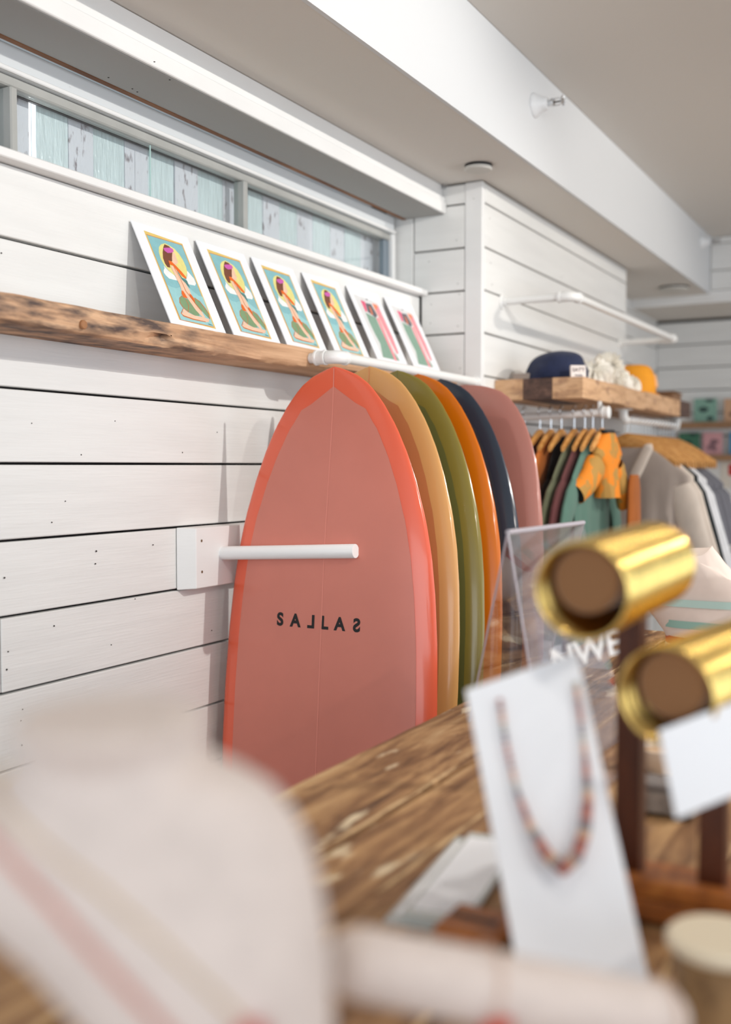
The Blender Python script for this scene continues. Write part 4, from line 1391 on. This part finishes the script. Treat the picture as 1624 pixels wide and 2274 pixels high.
M_PINKB = mat('pink_bead', srgb(226, 150, 130), 0.35, var=0.25, vscale=(200, 200, 200))
bead_strand('bead_necklace', [(-60, 1730), (60, 1810), (180, 1915), (300, 2040), (420, 2170), (520, 2290)], 0.0019, M_PINKB, 'pale pink bead necklace running down the cream bust', 'necklaces on the bust', n=90)
bead_strand('chain_necklace', [(-10, 1700), (130, 1790), (280, 1890), (400, 1990), (510, 2100), (583, 2185)], 0.0007, M_GOLD, 'fine gold chain necklace with a red pendant on the cream bust', 'necklaces on the bust',
            pend=(583, 2193, mat('red_stone', srgb(190, 62, 52), 0.4)), chain=True)

# ------------------------------------------------------------------ bracelet roll in front of the white card
rc_ = thing('bracelet_roll', (0, 0, 0), 'horizontal cream linen bracelet roll low in the foreground, right of the bust', 'jewelry display')
A_ = atd(742, 2128, 0.58); B_ = atd(1500, 2275, 0.66)
rc_.location = Vector(((A_.x + B_.x) / 2, (A_.y + B_.y) / 2, ZK + 0.001))
bm = bmesh.new()
ax_ = (B_ - A_)
lathe(bm, A_, ax_, [(0, 0.010), (0.003, 0.015), (0.010, 0.0185), (0.018, 0.0195), (ax_.length - 0.018, 0.0225), (ax_.length - 0.010, 0.0215), (ax_.length - 0.003, 0.017), (ax_.length, 0.010)], 32)
obj('padded_roll', bm, M_LINEN, rc_)
mid = A_ + ax_ * 0.62
bm = bmesh.new(); lathe(bm, Vector((mid.x, mid.y, ZK + 0.001)), (0, 0, 1), [(0, 0.05), (0.01, 0.05), (0.014, 0.018), (mid.z - ZK - 0.015, 0.014)], 28)
obj('foot', bm, M_LINEN, rc_)
for k, (t, rgb, lb) in enumerate(((0.40, (196, 78, 60), 'cream cord bracelet with a round red stone on the linen roll'), (0.93, (222, 130, 84), 'cream cord bracelet with an orange stone at the right end of the linen roll'))):
    c = A_ + ax_ * t
    an = ax_.normalized(); a, b = frame_of(an)
    root = thing('bracelet', c, lb, 'bracelet', 'bracelets on the cream roll')
    rr = 0.0195 + 0.003 * t + 0.0016
    bm = bmesh.new()
    tube(bm, [c + (a * math.cos(2 * math.pi * q / 32) + b * math.sin(2 * math.pi * q / 32)) * rr for q in range(33)], 0.001, 8)
    obj('cord', bm, mat('cord_cream', srgb(220, 190, 170), 0.8), root)
    f_ = (-FWD - an * (-FWD).dot(an)).normalized()
    f_ = (f_ * 0.8 - Vector((0, 0, 0.6))).normalized()
    bm = bmesh.new()
    lathe(bm, c + f_ * (rr - 0.001), f_, [(0, 0.008), (0.002, 0.0105), (0.005, 0.010), (0.008, 0.006)], 20)
    obj('stone', bm, mat('stone_%d' % rgb[0], srgb(*rgb), 0.4), root)

# ------------------------------------------------------------------ white necklace card standing on the counter
cardM = mat('white_display_card', srgb(240, 241, 244), 0.55, bump=0.05, bscale=(200, 200, 200))
TL, TR_, BR_, BL = atd(1035, 1532, 0.97), atd(1282, 1448, 0.985), atd(1452, 2225, 0.865), atd(1172, 2265, 0.85)
# carry the sheet down to the counter top
def down(p_top, p_bot):
    d = (p_bot - p_top)
    t = (ZK + 0.0015 - p_top.z) / d.z
    return p_top + d * t


BL, BR_ = down(TL, BL), down(TR_, BR_)
nc = thing('necklace_card', (BL + BR_) / 2, 'tall white necklace card leaning back on the counter with a beaded strand', 'jewelry display')
Ncd = (TR_ - TL).cross(BL - TL).normalized()
if Ncd.dot(FWD) > 0:
    Ncd = -Ncd
bm = bmesh.new()
q = [TL, TR_, BR_, BL]
loft(bm, [[p - Ncd * 0.004 for p in q], [p.copy() for p in q]])
obj('card', bm, cardM, nc, smooth=False)
bm = bmesh.new()
mt = (TL + TR_) / 2 * 0.75 + (BL + BR_) / 2 * 0.25
ft = (BL + BR_) / 2 + Vector((FH.x, FH.y, 0)) * 0.10
ft.z = ZK + 0.003
tube(bm, [mt - Ncd * 0.006, ft], 0.004, 8)
obj('easel_leg', bm, cardM, nc)


def on_plane(x, y, P, n):
    d = ray(x, y)
    return CAM + d * ((P - CAM).dot(n) / d.dot(n))


CB = [srgb(168, 96, 84), srgb(196, 130, 110), srgb(120, 100, 108), srgb(170, 168, 150), srgb(206, 150, 120), srgb(140, 88, 84)]
BM = [mat('strand_bead_%d' % i, c, 0.4) for i, c in enumerate(CB)]
pts = [(1110, 1560), (1125, 1660), (1148, 1760), (1178, 1840), (1212, 1900), (1248, 1932), (1278, 1905), (1296, 1850), (1304, 1780), (1300, 1700), (1290, 1600), (1276, 1510)]
W = []
for (a, b) in zip(pts[:-1], pts[1:]):
    for k in range(7):
        W.append((a[0] + (b[0] - a[0]) * k / 7, a[1] + (b[1] - a[1]) * k / 7))
root = thing('bead_strand', on_plane(1248, 1932, TL, Ncd) + Ncd * 0.003, 'multicoloured stone bead strand hanging in a U on the white card', 'necklace')
for k, p in enumerate(W):
    bm = bmesh.new()
    r = 0.0030 + 0.0034 * smoothstep(12, 34, k) * (1 - smoothstep(46, 68, k))
    bmesh.ops.create_icosphere(bm, subdivisions=1, radius=r, matrix=Matrix.Translation(on_plane(p[0], p[1], TL, Ncd) + Ncd * (r + 0.0005)))
    obj('bead', bm, BM[(k * 5 + k // 3) % 6], root)

# ------------------------------------------------------------------ bangle stand with gold bangles
bs = thing('bangle_stand', (1.33, 1.12, ZK), 'dark wooden double T-bar bangle stand on an orange wood base', 'jewelry display')


def tbar(P0, P1, rbar, label, n_b, r_in, grp):
    ax = (P1 - P0)
    bm = bmesh.new()
    lathe(bm, P0, ax, [(0, rbar * 0.9), (0.003, rbar), (ax.length - 0.003, rbar), (ax.length, rbar * 0.9)], 36)
    obj('padded_bar', bm, M_SUEDE, bs)
    an = ax.normalized()
    a, b = frame_of(an)
    base = None
    for k in range(n_b):
        tk = 0.0042
        c = P0 - an * 0.012 + an * (k * (tk + 0.0014) * 1.0 + 0.004)
        off = Vector((0, 0, -(r_in - rbar) + 0.0022)) + a * random.uniform(-0.0006, 0.0006)
        off = off - an * off.dot(an)
        c = c + off
        if base is None:
            root = thing('bangle', c, label % 'nearest the camera', 'bangle', grp)
            bm = bmesh.new()
            rings = []
            for i in range(64):
                t = 2 * math.pi * i / 64
                d = a * math.cos(t) + b * math.sin(t)
                rings.append([c + d * (r_in + 0.0018 + 0.0024 * math.cos(p)) + an * (0.0025 * math.sin(p)) for p in [2 * math.pi * j / 10 for j in range(10)]])
            rings.append(rings[0])
            loft(bm, rings, cap0=False, cap1=False)
            bmesh.ops.remove_doubles(bm, verts=bm.verts, dist=1e-6)
            ring = obj('gold_ring', bm, M_GOLD, root)
            base = (root, ring, c)
        else:
            r_ = base[0].copy(); COL.objects.link(r_); r_.location = c
            r_['label'] = label % 'in the row behind the nearest'
            g_ = base[1].copy(); COL.objects.link(g_); g_.parent = r_
    return ax


P0, P1 = atd(1300, 1290, 0.95), atd(1478, 1225, 1.16)
Q0, Q1 = atd(1490, 1522, 0.93), atd(1705, 1430, 1.15)
tbar(P0, P1, 0.0305, 'thin gold bangle on the upper bar, %s', 38, 0.0405, 'gold bangles on the upper bar')
tbar(Q0, Q1, 0.0305, 'thin gold bangle on the lower bar, %s', 42, 0.0405, 'gold bangles on the lower bar')
for (px, top, Pa, Pb, t) in ((1394, None, P0, P1, 0.55), (1560, None, Q0, Q1, 0.42)):
    c = Pa + (Pb - Pa) * t
    bm = bmesh.new()
    loft(bm, [[Vector((c.x + u * 0.0125, c.y + v * 0.0125, z)) for u, v in ((-1, -1), (1, -1), (1, 1), (-1, 1))] for z in (ZK + 0.022, c.z - 0.02)])
    obj('post', bm, M_DARKWOOD, bs, smooth=False)
    PCS = c
c1 = P0 + (P1 - P0) * 0.55
c2 = Q0 + (Q1 - Q0) * 0.42
x0, x1 = min(c1.x, c2.x) - 0.035, max(c1.x, c2.x) + 0.06
y0, y1 = min(c1.y, c2.y) - 0.06, max(c1.y, c2.y) + 0.04
obj('base', bx(x0, x1, y0, y1, ZK + 0.001, ZK + 0.0215, bev=0.003), M_ORANGEWOOD, bs, smooth=False)
obj('base_rail', bx(x0 + 0.005, x1 - 0.005, y0 + 0.002, y0 + 0.022, ZK + 0.022, ZK + 0.040, bev=0.003), M_ORANGEWOOD, bs, smooth=False)

# ------------------------------------------------------------------ price card at the right edge
pcard = thing('price_card', atd(1640, 1900, 0.9), 'small white card on a thin stem in front of the lower gold bangles', 'card')
q = [atd(1464, 1622, 0.90), atd(1668, 1545, 0.90), atd(1690, 1742, 0.885), atd(1502, 1818, 0.885)]
nq = (q[1] - q[0]).cross(q[3] - q[0]).normalized()
bm = bmesh.new(); loft(bm, [[p + nq * 0.0008 for p in q], [p - nq * 0.0008 for p in q]])
obj('card', bm, cardM, pcard, smooth=False)
bmt = (q[2] + q[3] * 0.2) / 1.2
bm = bmesh.new(); tube(bm, [Vector((bmt.x, bmt.y, ZK + 0.002)), Vector((bmt.x, bmt.y, q[2].z + 0.004))], 0.002, 8)
obj('stem', bm, M_CHROME, pcard)
bm = bmesh.new(); lathe(bm, Vector((bmt.x, bmt.y, ZK + 0.001)), (0, 0, 1), [(0, 0.018), (0.004, 0.018), (0.006, 0.012)], 24)
obj('stem_foot', bm, M_CHROME, pcard)
pcard.location = Vector((bmt.x, bmt.y, ZK + 0.001))
for ch in pcard.children:
    ch.location = atd(1640, 1900, 0.9) - pcard.location

# ------------------------------------------------------------------ wood ring dish, right bottom
c = on(1610, 2300, 2, ZK)
c = Vector(c)
top_c = atd(1602, 2078, 0.82)
c = Vector((top_c.x, top_c.y, ZK + 0.001))
rd = thing('ring_box', c, 'round bark-brown wooden pot with a cream lid at the lower right corner', 'jewelry display')
h = top_c.z - c.z
bm = bmesh.new(); lathe(bm, c, (0, 0, 1), [(0, 0.030), (0.006, 0.033), (h - 0.014, 0.035), (h - 0.012, 0.033)], 36)
obj('body', bm, wood('bark_wood', [(0.3, srgb(110, 82, 54)), (0.6, srgb(168, 134, 92)), (0.8, srgb(190, 158, 116))], (40, 40, 20)), rd)
bm = bmesh.new(); lathe(bm, c + Vector((0, 0, h - 0.0115)), (0, 0, 1), [(0, 0.036), (0.004, 0.041), (0.010, 0.041), (0.0125, 0.038)], 36)
obj('lid', bm, mat('cream_lid', srgb(232, 218, 192), 0.6), rd)

# ------------------------------------------------------------------ clear acrylic sign tent
at_ = thing('acrylic_sign', (0.95, 1.7, ZK), 'clear acrylic A-shaped sign holder with white lettering on the counter', 'sign')
zt2 = 1.452
L0 = on(1128, 1182, 2, zt2); R0 = on(1296, 1158, 2, zt2 + 0.002)
bl = on(1042, 1602, 2, ZK + 0.002)
side = (R0 - L0)
side.z = 0
out = (bl - L0)
mbl = L0 * 2 - bl
nrm_ = Vector((out.x, out.y, 0))
F0, F1 = bl, bl + side
perp = Vector((-side.y, side.x, 0)).normalized()
B0 = Vector((L0.x, L0.y, 0)) - (Vector((bl.x, bl.y, 0)) - Vector((L0.x, L0.y, 0))) * 0.9
B0.z = ZK + 0.002
B1 = B0 + side
Lt, Rt = Vector((L0.x, L0.y, zt2)), Vector((L0.x, L0.y, zt2)) + side


def sheet(p0, p1, p2, p3, t, nm, par):
    n_ = (p1 - p0).cross(p3 - p0).normalized()
    bm = bmesh.new()
    loft(bm, [[p - n_ * t / 2 for p in (p0, p1, p2, p3)], [p + n_ * t / 2 for p in (p0, p1, p2, p3)]])
    return obj(nm, bm, M_ACR, par, smooth=False), n_


pA, nA = sheet(F0, F1, Rt - Vector((0, 0, 0.004)), Lt - Vector((0, 0, 0.004)), 0.003, 'front_panel', at_)
pB, nB = sheet(B0, B1, Rt + Vector((0, 0, 0.0)), Lt + Vector((0, 0, 0.0)), 0.003, 'back_panel', at_)
bm = bmesh.new(); tube(bm, [Lt, Rt], 0.004, 10)
obj('bent_ridge', bm, mat('acrylic_edge', srgb(222, 216, 224), 0.15, trans=0.5), at_)
bm = bmesh.new(); tube(bm, [F0, Lt], 0.0017, 8); obj('polished_edge', bm, mat('acrylic_edge', srgb(222, 216, 224)), at_)
bm = bmesh.new(); tube(bm, [F1, Rt], 0.0017, 8); obj('polished_edge', bm, mat('acrylic_edge', srgb(222, 216, 224)), at_)
bm = bmesh.new(); tube(bm, [B0, Lt], 0.0017, 8); obj('polished_edge', bm, mat('acrylic_edge', srgb(222, 216, 224)), at_)

# lettered clear panel to the right of it (white letters)
ls = thing('lettered_sign', (1.05, 1.5, ZK), 'clear panel with slanting white capital letters behind the upper bangles', 'sign')
sgD = 1.42
a0 = atd(1222, 1500, sgD); a1 = atd(1372, 1452, sgD * 1.02)
uD = (a1 - a0).normalized(); vD = (Vector((0, 0, 1)) - uD * uD.z).normalized(); nD = uD.cross(vD)
if nD.dot(FWD) > 0:
    nD = -nD
wS = (a1 - a0).length
zb0 = ZK + 0.002
b0 = a0.copy(); b1 = a1.copy()
b0.z = b1.z = zb0
t0 = a0 + vD * 0.10; t1 = a1 + vD * 0.10
sheet(b0, b1, t1, t0, 0.003, 'clear_panel', ls)
obj('foot', bx(min(b0.x, b1.x), max(b0.x, b1.x), min(b0.y, b1.y) - 0.03, max(b0.y, b1.y) + 0.03, ZK + 0.001, ZK + 0.006, bev=0.001), M_ACR, ls, smooth=False)
text_on(ls, 'NWE', a0 + uD * wS * 0.55 + vD * 0.002 + nD * 0.003, uD, vD, nD, 0.046, mat('white_vinyl', srgb(245, 245, 245), 0.4), offs=0.001)
ls.location = (b0 + b1) / 2
for ch in ls.children:
    ch.location = Vector((1.05, 1.5, ZK)) - ls.location

# ------------------------------------------------------------------ small goods further along the counter
bag = thing('striped_bag', (1.45, 2.1, ZK + 0.001), 'cream canvas bag with teal and red stripes standing at the far right of the counter', 'bag')
bc = on(1600, 1500, 2, ZK)
bc = Vector((atd(1600, 1400, 2.0).x, atd(1600, 1400, 2.0).y, ZK + 0.001))
bag.location = bc
bm = bmesh.new()
rings = []
for i in range(15):
    z = 0.27 * i / 14
    wv = 0.095 + 0.012 * math.sin(i * 0.8)
    dv = 0.05 * (1 - 0.55 * i / 14)
    rings.append([bc + Vector((wv * math.copysign(abs(math.cos(t)) ** 0.6, math.cos(t)) - 0.10 * (i / 14) ** 2, dv * math.sin(t), z + 0.01 * math.sin(t * 3 + i))) for t in [2 * math.pi * k / 28 for k in range(28)]])
for r_ in rings[:1]:
    for p in r_:
        p.z = ZK + 0.001
loft(bm, rings)
obj('bag_body', bm, mat('cream_canvas', srgb(226, 208, 196), 0.85, var=0.08, vscale=(20, 20, 20)), bag)
for zz, rgb, nm in ((0.125, (146, 182, 170), 'teal_stripe'), (0.095, (190, 84, 70), 'red_stripe'), (0.165, (182, 208, 200), 'teal_stripe')):
    bm = bmesh.new()
    i = zz / 0.27 * 14
    wv = 0.095 + 0.012 * math.sin(i * 0.8) + 0.0015
    dv = 0.05 * (1 - 0.55 * i / 14) + 0.0022
    loft(bm, [[bc + Vector((wv * math.copysign(abs(math.cos(t)) ** 0.6, math.cos(t)) - 0.10 * (i / 14) ** 2, dv * math.sin(t), zz + dz)) for t in [2 * math.pi * k / 28 for k in range(28)]] for dz in (0, 0.014)], cap0=False, cap1=False)
    obj(nm, bm, mat('stripe_%d' % rgb[0], srgb(*rgb), 0.85), bag)

# little boxes, jar and bowl behind the bangle stand
def on_counter(px, py):
    return Vector(on(px, py, 2, ZK + 0.001))


c = on_counter(1462, 1712)
root = thing('ceramic_bowl', c, 'small cream ceramic bowl behind the bangle stand posts', 'bowl')
bm = bmesh.new(); lathe(bm, c, (0, 0, 1), [(0, 0.018), (0.004, 0.02), (0.02, 0.034), (0.035, 0.038), (0.035, 0.034), (0.012, 0.02)], 32, cap1=True); obj('bowl_body', bm, mat('cream_ceramic', srgb(206, 190, 172), 0.4), root)
bm = bmesh.new(); lathe(bm, c + Vector((0, 0, 0.024)), (0, 0, 1), [(0, 0.0285), (0.003, 0.027)], 24); obj('filling', bm, mat('sand', srgb(190, 160, 130), 0.9), root)
c = on_counter(1475, 1800)
root = thing('soap_box', c, 'grey patterned little box behind the bangle stand', 'box')
obj('box_body', bx(c.x - 0.04, c.x + 0.04, c.y - 0.02, c.y + 0.02, c.z, c.z + 0.03, bev=0.003), mat('grey_pattern', srgb(150, 138, 128), 0.7, var=0.4, vscale=(50, 50, 50)), root, smooth=False)
obj('lid', bx(c.x - 0.042, c.x + 0.042, c.y - 0.022, c.y + 0.022, c.z + 0.0305, c.z + 0.038, bev=0.002), mat('grey_lid', srgb(120, 112, 108), 0.7), root, smooth=False)
c = on_counter(1060, 2085)
root = thing('wood_block_display', c, 'small orange wooden block under the translucent cards', 'jewelry display')
obj('block', bx(c.x - 0.032, c.x + 0.028, c.y - 0.03, c.y + 0.03, c.z, c.z + 0.018, bev=0.004), M_ORANGEWOOD, root, smooth=False)
obj('slot', bx(c.x - 0.025, c.x + 0.02, c.y - 0.004, c.y + 0.004, c.z + 0.0181, c.z + 0.0186), M_BLACK, root, smooth=False)
# translucent card sleeves lying on the counter
ca, cb = on_counter(925, 2060), on_counter(1075, 1870)
for k in range(2):
    o3 = Vector((0.012 * k, 0.01 * k, 0.004 * k))
    dv = (cb - ca).normalized(); pv = Vector((dv.y, -dv.x, 0))
    root = thing('card_sleeve', ca + o3, ('pale translucent card sleeve lying on the counter beside the white card', 'pale card sleeve lying on top of the other sleeve')[k], 'card', 'card sleeves on the counter')
    bm = bmesh.new()
    q = [ca - pv * 0.032 + o3, cb - pv * 0.032 + o3, cb + pv * 0.032 + o3, ca + pv * 0.032 + o3]
    loft(bm, [[p.copy() for p in q], [p + Vector((0, 0, 0.0025)) for p in q]])
    obj('sleeve', bm, mat('pale_sleeve', srgb(214, 218, 214), 0.25, trans=0.25), root, smooth=False)
    bm = bmesh.new()
    q = [p * 0.86 + (q[0] + q[2]) / 2 * 0.14 for p in q]
    loft(bm, [[p + Vector((0, 0, 0.0026)) for p in q], [p + Vector((0, 0, 0.003)) for p in q]])
    obj('insert', bm, cardM, root, smooth=False)
